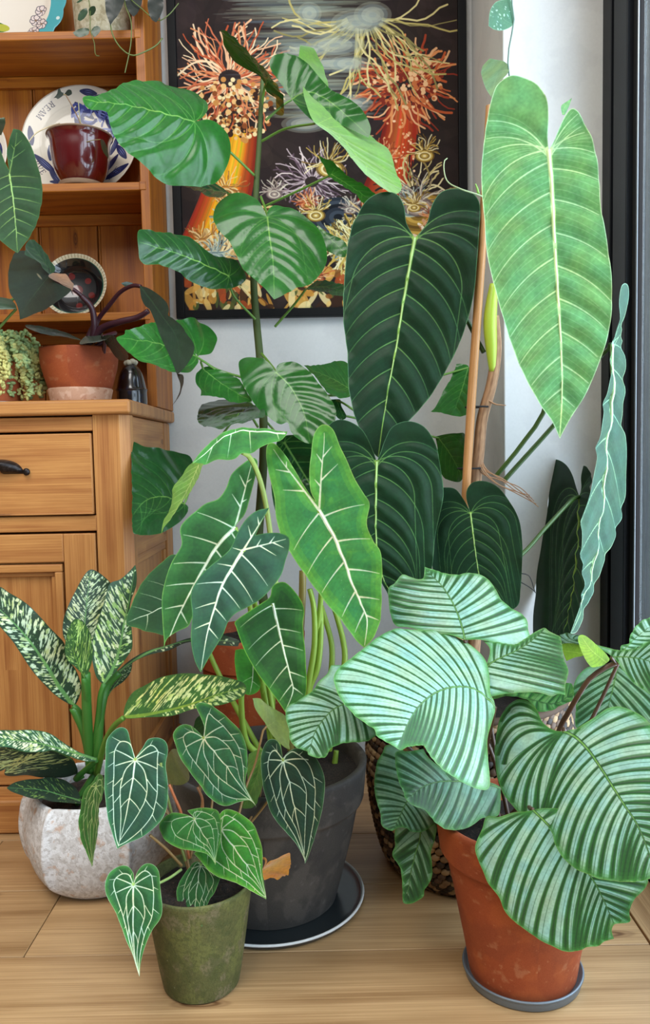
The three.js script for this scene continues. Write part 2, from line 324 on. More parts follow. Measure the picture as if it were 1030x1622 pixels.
    if (quilt) for (const m of this.veins) for (let k = 0; k + 1 < m.length; k++) { const a = m[k], b = m[k + 1], n = Math.max(1, Math.ceil(Math.hypot(b[0] - a[0], b[1] - a[1]) / (qw * 0.35))); for (let r = 0; r < n; r++) { const p = [lerp(a[0], b[0], r / n), lerp(a[1], b[1], r / n)], key = Math.floor(p[0] / cs) + ',' + Math.floor(p[1] / cs); if (!cells.has(key)) cells.set(key, []); cells.get(key).push(p); } }
    const P3 = new Float32Array(pos.length * 3), UV = new Float32Array(pos.length * 2), c = this.cell, kk = c.k;
    const q = V(), tr = this.tr = (s, t) => { let hh = this.height(s, t); if (quilt) { let best = 9; const ci = Math.floor(s / cs), cj = Math.floor(t / cs); for (let a = -1; a < 2; a++) for (let b = -1; b < 2; b++) for (const p of cells.get((ci + a) + ',' + (cj + b)) ?? []) best = Math.min(best, (p[0] - s) ** 2 + (p[1] - t) ** 2); hh -= quilt * Math.exp(-best / (qw * qw)); } return q.copy(this.A).addScaledVector(this.es, s).addScaledVector(this.et, t).addScaledVector(this.n, hh); };
    pos.forEach((p, i) => { tr(p[0], p[1]).toArray(P3, i * 3); UV[i * 2] = (c.x + c.pad + (p[0] - x0) * kk) / PAGE; UV[i * 2 + 1] = 1 - (c.y + c.pad + (p[1] - y0) * kk) / PAGE; });
    const g = new THREE.BufferGeometry(); g.setAttribute('position', new THREE.BufferAttribute(P3, 3)); g.setAttribute('uv', new THREE.BufferAttribute(UV, 2)); g.setIndex(idx); g.computeVertexNormals();
    Leaf.tris += idx.length / 3;
    const m = part('leaf', g, leafMaterial(this.kind, c.page), parent);
    if (this.o.label) m.userData.label = this.o.label;
    return m;
  }
  paintInto(K) {
    const [x0, y0, x1, y1] = this.box, pad = 4, dens = clamp(this.ppm * (K.dens ?? 1.25), 60 / Math.max(x1 - x0, y1 - y0), 760 / Math.max(x1 - x0, y1 - y0));
    const w = Math.ceil((x1 - x0) * dens) + 2 * pad, h = Math.ceil((y1 - y0) * dens) + 2 * pad, c = this.cell = cell(w, h);
    c.k = dens; c.pad = pad; const x = c.page.ctx;
    x.save(); x.beginPath(); x.rect(c.x, c.y, w, h); x.clip(); x.translate(c.x + pad - x0 * dens, c.y + pad - y0 * dens); x.scale(dens, dens); x.lineJoin = x.lineCap = 'round';
    const pal = { ...K.pal, ...(this.o.pal ?? {}) };
    x.fillStyle = pal.base; x.fillRect(x0 - 1, y0 - 1, x1 - x0 + 2, y1 - y0 + 2);
    K.paint(x, this, pal, this.rand);
    x.restore();
  }
}
Leaf.count = 0; Leaf.tris = 0;
const trace = (x, pts) => { x.beginPath(); pts.forEach((p, i) => i ? x.lineTo(p[0], p[1]) : x.moveTo(p[0], p[1])); };
function line(x, pts, w, color, alpha = 1) { x.globalAlpha = alpha; x.strokeStyle = color; x.lineWidth = w; trace(x, pts); x.stroke(); x.globalAlpha = 1; }
function ribbon(x, pts, width, color, alpha = 1) {                       // a stroke whose width changes along its way
  const l = [], r = [], n = pts.length - 1;
  pts.forEach((p, i) => { const a = pts[Math.max(0, i - 1)], b = pts[Math.min(n, i + 1)], dx = b[0] - a[0], dy = b[1] - a[1], q = Math.hypot(dx, dy) || 1, w = width(i / n) / 2; l.push([p[0] - dy / q * w, p[1] + dx / q * w]); r.push([p[0] + dy / q * w, p[1] - dx / q * w]); });
  x.globalAlpha = alpha; x.fillStyle = color; trace(x, [...l, ...r.reverse()]); x.closePath(); x.fill(); x.globalAlpha = 1;
}
function rim(x, leaf, w, color, alpha = 1) { line(x, [...leaf.poly, leaf.poly[0]], w, color, alpha); }
function mottle(x, leaf, color, n, size, alpha, rand) {
  const [x0, y0, x1, y1] = leaf.box; x.fillStyle = color;
  for (let i = 0; i < n; i++) { x.globalAlpha = alpha * (0.3 + rand() * 0.7); x.beginPath(); x.ellipse(x0 + rand() * (x1 - x0), y0 + rand() * (y1 - y0), leaf.L * size * (0.4 + rand()), leaf.L * size * (0.2 + rand() * 0.5), rand() * 3, 0, 7); x.fill(); }
  x.globalAlpha = 1;
}
const KIND = {
  calathea: {
    tint: [0.92, 1, 0.95], mul: 0.82, mat: { clearcoat: 0.5, clearcoatRoughness: 0.3, transmission: 0.1 }, pal: { base: '#9cbfaa', band: '#205c1c', dark: '#123c15', edge: '#3b7f2a', rib: '#6fa040' }, quilt: 0.0018, quiltWidth: 0.0034, cell: 3.6, wave: 0.012, dens: 1.5,
    paint(x, f, p, r) {
      const n = f.o.n ?? 15, o = { n: n * 2, from: 0.0, to: 0.97, a0: f.o.a0 ?? 1.75, ap: f.o.ap, an: f.o.an, a1: 0.62, turn: f.o.turn ?? 1.0, jitter: 0.02, pow: f.o.pow ?? 0.85 };
      const all = [...f.ribs(o), ...f.lobeRibs(f.o.lobe ?? [], (f.o.turn ?? 1.0) * 1.4), ...f.lobeRibs(f.o.lobeN ?? [], (f.o.turn ?? 1.0) * 1.4).filter((m) => m.sgn < 0), ...f.arcs], sp = f.L / n * 0.8;
      f.veins = all.filter((m) => m.i % 2 === 0);
      for (const m of all) for (let q = 0; q < 3; q++) line(x, m.map((z) => [z[0] + (r() - 0.5) * sp * 0.02, z[1] + (r() - 0.5) * sp * 0.02]), sp * 0.05, q ? p.band : '#ffffff', 0.10);
      for (const m of all) if (m.i % 2 === 0) { const w = sp * (0.46 + r() * 0.2); for (const [q, al] of [[1.25, 0.35], [1.0, 0.8], [0.8, 0.8]]) ribbon(x, m, (u) => q * w * (0.55 + 0.75 * u), p.band, al); ribbon(x, m, (u) => w * 0.3 * (0.8 + 0.5 * u), p.dark, 0.7); }
        else ribbon(x, m, (u) => sp * (0.05 + r() * 0.012) * (0.6 + u), p.dark, 0.6);
      rim(x, f, f.L * 0.03, p.edge, 0.5); rim(x, f, f.L * 0.06, p.edge, 0.3); rim(x, f, f.L * 0.1, p.edge, 0.18); rim(x, f, f.L * 0.006, '#8aa03c', 0.5);
      ribbon(x, f.rib, (u) => f.L * 0.022 * (1.05 - u * 0.8), p.dark); ribbon(x, f.rib, (u) => f.L * 0.012 * (1.1 - u), p.rib);
    },
  },
  calatheaBack: {
    mul: 0.8, mat: { clearcoat: 0.15, clearcoatRoughness: 0.4, transmission: 0.3 }, pal: { base: '#8cb01c', line: '#5f8a12' }, cell: 5, wave: 0.01,
    paint(x, f, p, r) { f.veins = f.ribs({ n: 14, from: 0, to: 0.95, a0: 1.5, a1: 0.6, turn: 0.9 }); for (const m of f.veins) ribbon(x, m, () => f.L * 0.014, p.line, 0.7); ribbon(x, f.rib, () => f.L * 0.02, '#b4cc50'); },
  },
  velvet: {
    tint: [0.85, 1, 0.85], mul: 0.8, mat: { sheen: 0.22, sheenColor: new THREE.Color('#7fa886'), sheenRoughness: 0.45, transmission: 0.06, roughness: 0.85, specularIntensity: 0.4, clearcoat: 0.2, clearcoatRoughness: 0.42 }, pal: { base: '#14361f', light: '#1c4a2e', vein: '#4f7a52', rib: '#98b85c', edge: '#6f9470' }, quilt: 0.0065, quiltWidth: 0.011, cell: 4.5, fold: 0.05, cup: -0.08, wave: 0.006, dens: 1.3,
    paint(x, f, p, r) {
      mottle(x, f, p.light, 60, 0.05, 0.16, r);
      const v = [...f.ribs({ n: f.o.n ?? 7, from: 0.06, to: 0.93, a0: 1.3, a1: 0.85, turn: 2.3 }), ...f.lobeRibs([1.6, 2.1, 2.5, 2.8], 4.2)], fine = f.ribs({ n: 44, from: 0.0, to: 0.97, a0: 1.35, a1: 0.8, turn: 2.2, jitter: 0.1 });
      for (const m of [...fine, ...f.lobeRibs([1.5, 1.7, 1.8, 1.9, 2.0, 2.2, 2.3, 2.4, 2.6, 2.7, 2.9], 4.2)]) line(x, m, f.L * 0.0014, p.vein, f.o.fine ?? 0.16);
      f.veins = v;
      for (const m of v) { ribbon(x, m, (u) => f.L * 0.006 * (1.05 - 0.7 * u), p.vein, 0.85); ribbon(x, m, (u) => f.L * 0.004 * (1 - 0.95 * u), p.rib, 0.6); }
      rim(x, f, f.L * 0.005, p.edge, 0.9);
      ribbon(x, f.rib, (u) => f.L * 0.017 * (1.08 - u * 0.9), p.rib);
      x.fillStyle = p.rib; x.beginPath(); x.arc(f.rib[0][0], f.rib[0][1], f.L * 0.014, 0, 7); x.fill();
    },
  },
  arrow: {
    tint: [1, 1.03, 0.78], mul: 0.7, mat: { sheen: 0.3, sheenColor: new THREE.Color('#a8d08f'), sheenRoughness: 0.5, clearcoat: 0.12, clearcoatRoughness: 0.45, transmission: 0.14 }, pal: { base: '#2f7a35', light: '#57a23a', dark: '#1f5a34', vein: '#fbfff6', edge: '#7fb55a' }, quilt: 0.0035, quiltWidth: 0.009, cell: 4.5, fold: 0.06, wave: 0.012, dens: 1.3,
    paint(x, f, p, r) {
      mottle(x, f, p.dark, 40, 0.06, 0.22, r); mottle(x, f, p.light, 46, 0.035, 0.2, r);
      const v = f.ribs({ n: f.o.n ?? 5, from: 0.02, to: 0.88, a0: 1.35, a1: 0.85, turn: 0.9, share: 0.94 }), b = f.rib[0];
      for (const q of f.lobes) {
        const m = Array.from({ length: 14 }, (_, i) => [lerp(b[0], q[0], i / 13), lerp(b[1], q[1], i / 13)]); m.u = 0; v.push(m); m.lobe = true;
        const dir = Math.atan2(q[1] - b[1], q[0] - b[0]);
        for (const [k, s, a] of [[4, 1, 0.8], [5, -1, 0.8], [8, 1, 0.7], [9, -1, 0.7]]) { const w = f.march(m[k], dir, a, s, -0.1, 0.7); if (w.length > 2) v.push(w); }
      }
      for (const m of f.ribs({ n: 22, from: 0.0, to: 0.95, a0: 1.4, a1: 0.8, turn: 0.4 })) line(x, m, f.L * 0.0022, p.light, 0.3);
      rim(x, f, f.L * 0.16, p.light, 0.22); rim(x, f, f.L * 0.09, p.light, 0.25);
      f.veins = v; const w0 = f.o.vw ?? 1;
      for (const m of v) ribbon(x, m, (u) => f.L * 0.0125 * w0 * (m.lobe ? 1.3 : 1) * (1.05 - 0.85 * u), p.vein, 0.95);
      rim(x, f, f.L * 0.012, p.edge, 0.8);
      ribbon(x, f.rib, (u) => f.L * 0.027 * w0 * (1.06 - u * 0.92), p.vein);
      if (f.o.specks) for (let i = 0; i < f.o.specks; i++) { const [x0, y0, x1, y1] = f.box; x.fillStyle = '#e8f2e0'; x.globalAlpha = 0.7; x.beginPath(); x.arc(lerp(x0, x1, 0.3 + r() * 0.6), lerp(y0, y1, r()), f.L * 0.0018 * (0.5 + r()), 0, 7); x.fill(); x.globalAlpha = 1; }
    },
  },
  network: {
    tint: [0.97, 1, 0.86], mul: 0.78, mat: { sheen: 0.25, sheenColor: new THREE.Color('#9cc6a4'), sheenRoughness: 0.5, clearcoat: 0.12, clearcoatRoughness: 0.4, transmission: 0.08 }, pal: { base: '#1a4a26', light: '#2c6c34', dark: '#10351c', vein: '#e8f2de', edge: '#4d9a3f' }, quilt: 0.0018, quiltWidth: 0.004, cell: 3.5, fold: 0.06, wave: 0.012, dens: 1.9,
    paint(x, f, p, r) {
      mottle(x, f, p.light, 50, 0.05, 0.2, r); mottle(x, f, p.dark, 30, 0.06, 0.2, r);
      rim(x, f, f.L * 0.09, p.edge, 0.25); rim(x, f, f.L * 0.05, p.edge, 0.4);
      const L = f.L, all = [], w = (m, a, b) => { ribbon(x, m, (u) => 1.12 * L * lerp(a, b, u), p.vein, 0.92); all.push(m); };
      for (const m of f.ribs({ n: 16, from: 0.05, to: 0.95, a0: 1.1, a1: 0.8, turn: 0.3, jitter: 0.4 })) line(x, m, L * 0.0028, p.vein, 0.1);
      const reach = (p, a) => { let q = 0, st = L / 90; while (q < 2 * L && inside(f.poly, p[0] + Math.cos(a) * (q + st), p[1] + Math.sin(a) * (q + st))) q += st; return q; };
      const b0 = f.at(0.02);
      for (const sgn of [-1, 1]) {
        // the collecting vein loops through the lobe and follows the margin to the tip; a second one runs nearer the midrib
        const along = (u, fr) => { const m = f.at(u), a = m.a + sgn * 1.35, q = reach(m.p, a) * fr; return [m.p[0] + Math.cos(a) * q, m.p[1] + Math.sin(a) * q]; };
        const lobe = [2.75, 2.4, 2.0, 1.65].map((a, i) => { const q = reach(b0.p, b0.a + sgn * a) * [0.5, 0.66, 0.70, 0.72][i]; return [b0.p[0] + Math.cos(b0.a + sgn * a) * q, b0.p[1] + Math.sin(b0.a + sgn * a) * q]; });
        const outer = smooth2([b0.p, ...lobe, ...[0.14, 0.3, 0.46, 0.62, 0.78, 0.9].map((u) => along(u, 0.70)), f.at(0.985).p], false, 6), inner = smooth2([b0.p, along(0.12, 0.3), along(0.28, 0.42), along(0.44, 0.42), along(0.58, 0.36), along(0.72, 0.3), f.at(0.93).p], false, 6);
        w(outer, 0.012, 0.008); w(inner, 0.013, 0.007);
        const k = [2.1, 1.35].map((a) => f.march(b0.p, b0.a, a, sgn, 0.8, 0.7)); for (const m of k) w(m, 0.014, 0.010);
        for (const [u, uo, fr] of [[0.22, 0.34, 0.42], [0.48, 0.6, 0.36]]) w(smooth2([f.at(u).p, along((u + uo) / 2, fr * 0.6), along(uo, fr)], false, 5), 0.009, 0.007);
        for (const u of [0.2, 0.42]) w(smooth2([along(u, 0.40), along(u + 0.06, 0.56), along(u + 0.1, 0.70)], false, 5), 0.009, 0.007);
        for (let j = 5; j < outer.length - 10; j += 7) { const e = outer[j], d0 = outer[j + 1], dir = Math.atan2(d0[1] - e[1], d0[0] - e[0]), [tm] = f.side(e[0], e[1]); for (const m of [f.march(e, dir, 1.0, sgn > 0 ? 1 : -1, -0.3, 0.8)]) if (m.length > 2 && m.length < 26) w(m, 0.008, 0.003); }
      }
      f.veins = all; rim(x, f, L * 0.01, p.vein, 0.55);
      ribbon(x, f.rib, (u) => L * 0.022 * (1.06 - u * 0.85), p.vein);
      x.fillStyle = '#b9d67a'; x.beginPath(); x.arc(f.rib[0][0], f.rib[0][1], L * 0.02, 0, 7); x.fill();
    },
  },
  fig: {
    tint: [0.9, 1.08, 0.66], mul: 0.6, mat: { clearcoat: 0.8, clearcoatRoughness: 0.22, specularIntensity: 0.4, transmission: 0.1 }, pal: { base: '#2a722a', light: '#438f38', vein: '#7fae62', rib: '#a3c878', edge: '#4f8f45' }, quilt: 0.0042, quiltWidth: 0.009, cell: 4, fold: 0.08, wave: 0.02, dens: 1.3,
    paint(x, f, p, r) {
      mottle(x, f, p.light, 50, 0.05, 0.14, r);
      const v = [...f.ribs({ n: 6, from: 0.06, to: 0.9, a0: 1.1, a1: 0.8, turn: 1.2 }), ...f.lobeRibs([1.15, 1.7, 2.3], 2.0)];
      for (const m of f.ribs({ n: 26, from: 0.02, to: 0.95, a0: 1.3, a1: 0.8, turn: 0.3, jitter: 0.5 })) line(x, m, f.L * 0.0025, p.vein, 0.14);
      f.veins = v; for (const m of v) ribbon(x, m, (u) => f.L * 0.008 * (1.05 - 0.8 * u), p.vein, 0.75);
      rim(x, f, f.L * 0.008, p.edge, 0.7); ribbon(x, f.rib, (u) => f.L * 0.016 * (1.06 - u * 0.9), p.rib, 0.9);
    },
  },
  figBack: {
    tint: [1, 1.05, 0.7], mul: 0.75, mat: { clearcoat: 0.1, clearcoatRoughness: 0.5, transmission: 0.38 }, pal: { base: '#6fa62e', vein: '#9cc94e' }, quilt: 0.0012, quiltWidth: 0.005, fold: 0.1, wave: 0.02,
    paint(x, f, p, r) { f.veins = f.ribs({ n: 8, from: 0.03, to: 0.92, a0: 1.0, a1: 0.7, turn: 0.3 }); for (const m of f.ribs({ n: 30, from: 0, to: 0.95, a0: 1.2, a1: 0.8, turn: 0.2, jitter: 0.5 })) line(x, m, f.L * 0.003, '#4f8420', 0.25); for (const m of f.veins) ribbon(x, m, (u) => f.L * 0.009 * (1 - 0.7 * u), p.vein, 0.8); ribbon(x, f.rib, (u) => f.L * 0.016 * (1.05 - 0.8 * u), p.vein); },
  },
  flecked: {
    tint: [0.95, 1, 0.85], mul: 0.95, mat: { clearcoat: 0.7, clearcoatRoughness: 0.3, transmission: 0.08 }, pal: { base: '#183a20', cream: '#e4ecd0', cream2: '#c9d79a', rib: '#6fa05a' }, quilt: 0, cell: 5, fold: 0.12, wave: 0.012, dens: 1.6,
    paint(x, f, p, r) {
      mottle(x, f, '#163a22', 30, 0.05, 0.3, r);
      const v = f.ribs({ n: 44, from: 0, to: 0.97, a0: f.o.a0 ?? 0.95, a1: 0.6, turn: 0.35, jitter: 0.12 }); f.veins = [];
      const amount = f.o.fleck ?? 1;
      for (const m of v) for (let i = 0; i < 4.2 * amount; i++) {
        const a = Math.floor(r() * m.length * 0.92), n = 2 + Math.floor(r() * r() * m.length * 0.45), q = m.slice(a, a + n); if (q.length < 3) continue;
        const w = f.L * (0.005 + 0.020 * r() * r()), j = (r() - 0.5) * f.L * 0.012;
        ribbon(x, q.map((z, k) => [z[0] + j + (r() - 0.5) * w * 0.5, z[1] + j + (r() - 0.5) * w * 0.5]), (u) => w * (0.35 + Math.sin(u * Math.PI)) * (0.7 + r() * 0.5), r() < 0.7 ? p.cream : p.cream2, 0.92);
      }
      for (let i = 0; i < 160 * amount; i++) { const [x0, y0, x1, y1] = f.box; x.fillStyle = r() < 0.6 ? p.cream2 : '#2d6b3a'; x.globalAlpha = 0.8; x.beginPath(); x.ellipse(lerp(x0, x1, r()), lerp(y0, y1, r()), f.L * 0.004 * (0.4 + r()), f.L * 0.002 * (0.5 + r()), r() * 3, 0, 7); x.fill(); }
      x.globalAlpha = 1; ribbon(x, f.rib, (u) => f.L * 0.03 * (1.02 - u * 0.95), p.rib, 0.95); rim(x, f, f.L * 0.008, p.base, 0.9);
    },
  },
  plain: {
    tint: [0.95, 1, 0.85], mul: 0.5, mat: { clearcoat: 0.8, clearcoatRoughness: 0.25, transmission: 0.05 }, pal: { base: '#24402a', light: '#31553a', rib: '#4d7350' }, quilt: 0.0008, quiltWidth: 0.005, fold: 0.08, wave: 0.01,
    paint(x, f, p, r) { mottle(x, f, p.light, 40, 0.06, 0.2, r); f.veins = f.ribs({ n: 7, from: 0.04, to: 0.9, a0: 1.1, a1: 0.7, turn: 0.6 }); for (const m of f.veins) ribbon(x, m, (u) => f.L * 0.006 * (1 - 0.8 * u), p.rib, 0.35); ribbon(x, f.rib, (u) => f.L * 0.014 * (1.05 - u), p.rib, 0.8); for (const [a, b, w, col] of p.streaks ?? []) { const A = [lerp(f.box[0], f.box[2], a[0]), lerp(f.box[1], f.box[3], a[1])], B = [lerp(f.box[0], f.box[2], b[0]), lerp(f.box[1], f.box[3], b[1])]; ribbon(x, Array.from({ length: 9 }, (_, i) => [lerp(A[0], B[0], i / 8), lerp(A[1], B[1], i / 8)]), (u) => f.L * w * Math.sin(0.3 + u * 2.6), col); } },
  },
  splashed: {
    mul: 0.75, mat: { clearcoat: 0.15, clearcoatRoughness: 0.4, transmission: 0.2 }, pal: { base: '#3f7550', splash: '#b9d3c0', rib: '#5f9066' }, wave: 0.01, fold: 0.06, dens: 2,
    paint(x, f, p, r) { f.veins = []; x.fillStyle = p.splash; const [x0, y0, x1, y1] = f.box; for (let i = 0; i < (f.o.splashes ?? 34); i++) { x.globalAlpha = 0.75; x.beginPath(); x.ellipse(lerp(x0, x1, r()), lerp(y0, y1, r()), f.L * 0.05 * (0.3 + r()), f.L * 0.03 * (0.3 + r()), r() * 3, 0, 7); x.fill(); } x.globalAlpha = 1; rim(x, f, f.L * 0.03, '#8fbc9a', 0.6); ribbon(x, f.rib, (u) => f.L * 0.02 * (1 - u * 0.8), p.rib); },
  },
};
const stalkMats = {};
const stalk = (c, rough = 0.45) => stalkMats[c + rough] ??= phy({ color: c, roughness: rough, clearcoat: 0.2, clearcoatRoughness: 0.4 });
// one leaf with its midrib ridge and its stalk: o.o outline, o.r midrib base..tip, o.d distances [base, tip, one side], o.pet path of the stalk [x, y, distance] from the leaf, or nothing to run it to the crown
function leaf(plant, kind, v, o, ridge) {
  const f = new Leaf(kind, { v, ...o }), m = f.mesh(plant);
  if (ridge) {
    const n = Math.floor(f.rib.length * 0.9), pts = []; for (let i = 0; i < n; i += 2) pts.push(f.tr(f.rib[i][0], f.rib[i][1]).clone().addScaledVector(f.n, f.L * 0.0005));
    part('midrib', tube(pts, f.L * 0.0065, f.L * 0.0015, 28, 6), stalk(ridge), m);
  }
  const spec = plant.userData_ ?? {};
  if (o.pet !== 0) {
    const b = f.tr(f.rib[0][0], f.rib[0][1]).clone().addScaledVector(f.n, -f.L * 0.006), r = o.pr ?? spec.pr ?? 0.0035;
    let pts;
    if (o.pet) pts = [b, ...o.pet.map((p) => Q(v, p[0], p[1], p[2]))];
    else { const c = (o.to ?? spec.crown).clone(); c.x += (f.rand() - 0.5) * 0.03; c.z += (f.rand() - 0.5) * 0.03; const mid = b.clone().lerp(c, 0.45); mid.addScaledVector(f.n, -0.05); mid.y += Math.max(0, (b.y - c.y)) * 0.12; pts = [b, mid, c]; }
    part('stalk', tube(pts, r * 0.8, r, 20, 8), stalk(o.pc ?? spec.pc ?? '#5d8a2c'), m);
  }
  return f;
}
function plantSpec(g, crown, pr, pc) { Object.defineProperty(g, 'userData_', { value: { crown, pr, pc }, enumerable: false }); return g; }
// ---------------------------------------------------------------- the room
const XW = 0.60, ZB = -2.05;                                            // glazed wall on the right, back wall
{
  // floor: oak planks laid along x, a bedding board below them, an edging plank along the glazed door
  const floor = structGroup('floor');
  part('subfloor', box(-4.55, 0.60, -0.06, -0.021, -2.1, 5.05, 0, 0), M.rubber, floor);
  let k = 0;
  for (let i = 0; i < 40; i++) {
    const z1 = -1.178 + 0.19 * (i - 5) + 0.19, z0 = z1 - 0.19;            // seams as in the photograph
    if (z0 < -2.1 || z1 > 5.1) continue;
    let cuts = i === 4 ? [-4.5, -2.4, -0.484, 0.4935] : i === 5 ? [-4.5, -2.9, -1.3, 0.4935] : [-4.5, -3.2 + ((i * 0.83) % 1.5), -1.2 + ((i * 0.61) % 1.3), 0.4935];
    for (let j = 0; j + 1 < cuts.length; j++) part('plank', box(cuts[j] + 0.0006, cuts[j + 1] - 0.0006, -0.02, 0, z0 + 0.0006, z1 - 0.0006, 0, 0.0015), M.oak[k++ % 3], floor);
  }
  for (let z = -2.05; z < 5; z += 1.25) part('edging_plank', box(0.4965, 0.566, -0.02, 0, z + 0.001, Math.min(5, z + 1.25), 2, 0.0015), M.oak[k++ % 3], floor);

  struct('wall_back', box(-4.7, 0.62, -0.06, 2.6, ZB - 0.2, ZB, 0, 0), M.wall);
  struct('wall_left', box(-4.7, -4.5, -0.06, 2.6, ZB - 0.2, 5.2, 2, 0), M.wallFar);
  struct('wall_front', box(-4.7, 0.8, -0.06, 2.6, 5.0, 5.2, 0, 0), M.wallFar);
  struct('wall_pier', box(0.39, 0.62, 0, 2.6, ZB - 0.2, -1.71, 1, 0.004), M.wall);
  struct('wall_right', mergeGeometries([box(0.6, 0.8, 2.2, 2.6, -1.71, 5.2, 2, 0), box(0.6, 0.8, -0.06, 2.2, 2.2, 5.2, 2, 0)]), M.wall);
  struct('ceiling', mergeGeometries([box(-4.7, -1.5, 2.6, 2.75, ZB - 0.2, 5.2, 0, 0), box(0, 0.8, 2.6, 2.75, ZB - 0.2, 5.2, 0, 0), box(-1.5, 0, 2.6, 2.75, ZB - 0.2, -0.8, 0, 0), box(-1.5, 0, 2.6, 2.75, 1.2, 5.2, 0, 0)]), M.wall);
  // glazed door: dark jamb of stepped profiles next to the pier, posts, head rail, threshold, panes
  const win = structGroup('window_1');
  const bar = (n, x0, x1, y0, y1, z0, z1, m = M.anthracite) => part(n, box(x0, x1, y0, y1, z0, z1, 1, 0.002), m, win);
  bar('jamb', 0.597, 0.66, 0.0, 2.2, -1.706, -1.66); bar('jamb_seal', 0.603, 0.66, 0.0, 2.2, -1.66, -1.635, M.rubber);
  bar('door_stile', 0.594, 0.66, 0.02, 2.19, -1.635, -1.565); bar('jamb_seal', 0.606, 0.66, 0.02, 2.19, -1.565, -1.535, M.rubber);
  bar('glazing_bead', 0.600, 0.6035, 0.02, 2.19, -1.530, -1.526, M.steel);
  for (const z of [-0.62, 0.30, 1.22]) { bar('door_stile', 0.594, 0.66, 0.02, 2.19, z - 0.055, z - 0.002); bar('door_stile', 0.594, 0.66, 0.02, 2.19, z + 0.002, z + 0.055); }
  bar('jamb', 0.594, 0.66, 0.0, 2.2, 2.12, 2.2);
  bar('head_rail', 0.598, 0.66, 2.12, 2.2, -1.52, 2.12); bar('threshold', 0.568, 0.70, -0.02, 0.035, -1.706, 2.2); bar('bottom_rail', 0.600, 0.66, 0.035, 0.12, -1.52, 2.12);
  for (const [z0, z1] of [[-1.52, -0.675], [-0.565, 0.245], [0.355, 1.165], [1.275, 2.12]]) part('pane', box(0.609, 0.613, 0.12, 2.12, z0, z1, 1, 0), M.glass, win);
  // unseen rooflight, added to the flat ceiling for its light
  const roof = structGroup('added_rooflight_2');
  part('frame', mergeGeometries([box(-1.5, 0, 2.70, 2.78, -0.8, -0.74, 0, 0), box(-1.5, 0, 2.70, 2.78, 1.14, 1.2, 0, 0), box(-1.5, -1.44, 2.70, 2.78, -0.74, 1.14, 2, 0), box(-0.06, 0, 2.70, 2.78, -0.74, 1.14, 2, 0)]), M.anthracite, roof);
  part('pane', box(-1.44, -0.06, 2.735, 2.739, -0.74, 1.14, 0, 0), M.glass, roof);
  // terrace outside
  const patio = std({ map: withRepeat(blotch(256, 256, [150, 148, 142], [[[130, 128, 122], 6, 0, 0.7]], 81, 8), 1.2), roughness: 0.9 });
  const fence = thing('garden_fence', 'blue-grey painted board fence outside the glazed door', 'fence', [3, -0.03, -4.5]), slate = std({ color: '#3f6496', roughness: 0.8 });
  for (let i = 0; i < 44; i++) part('board', box(0.85 + i * 0.12, 0.96 + i * 0.12, -0.03, 2.4, -4.52, -4.5, 1, 0.002), slate, fence);
  struct('terrace', box(0.8, 9, -0.12, -0.03, -6, 8, 0, 0), patio);
}

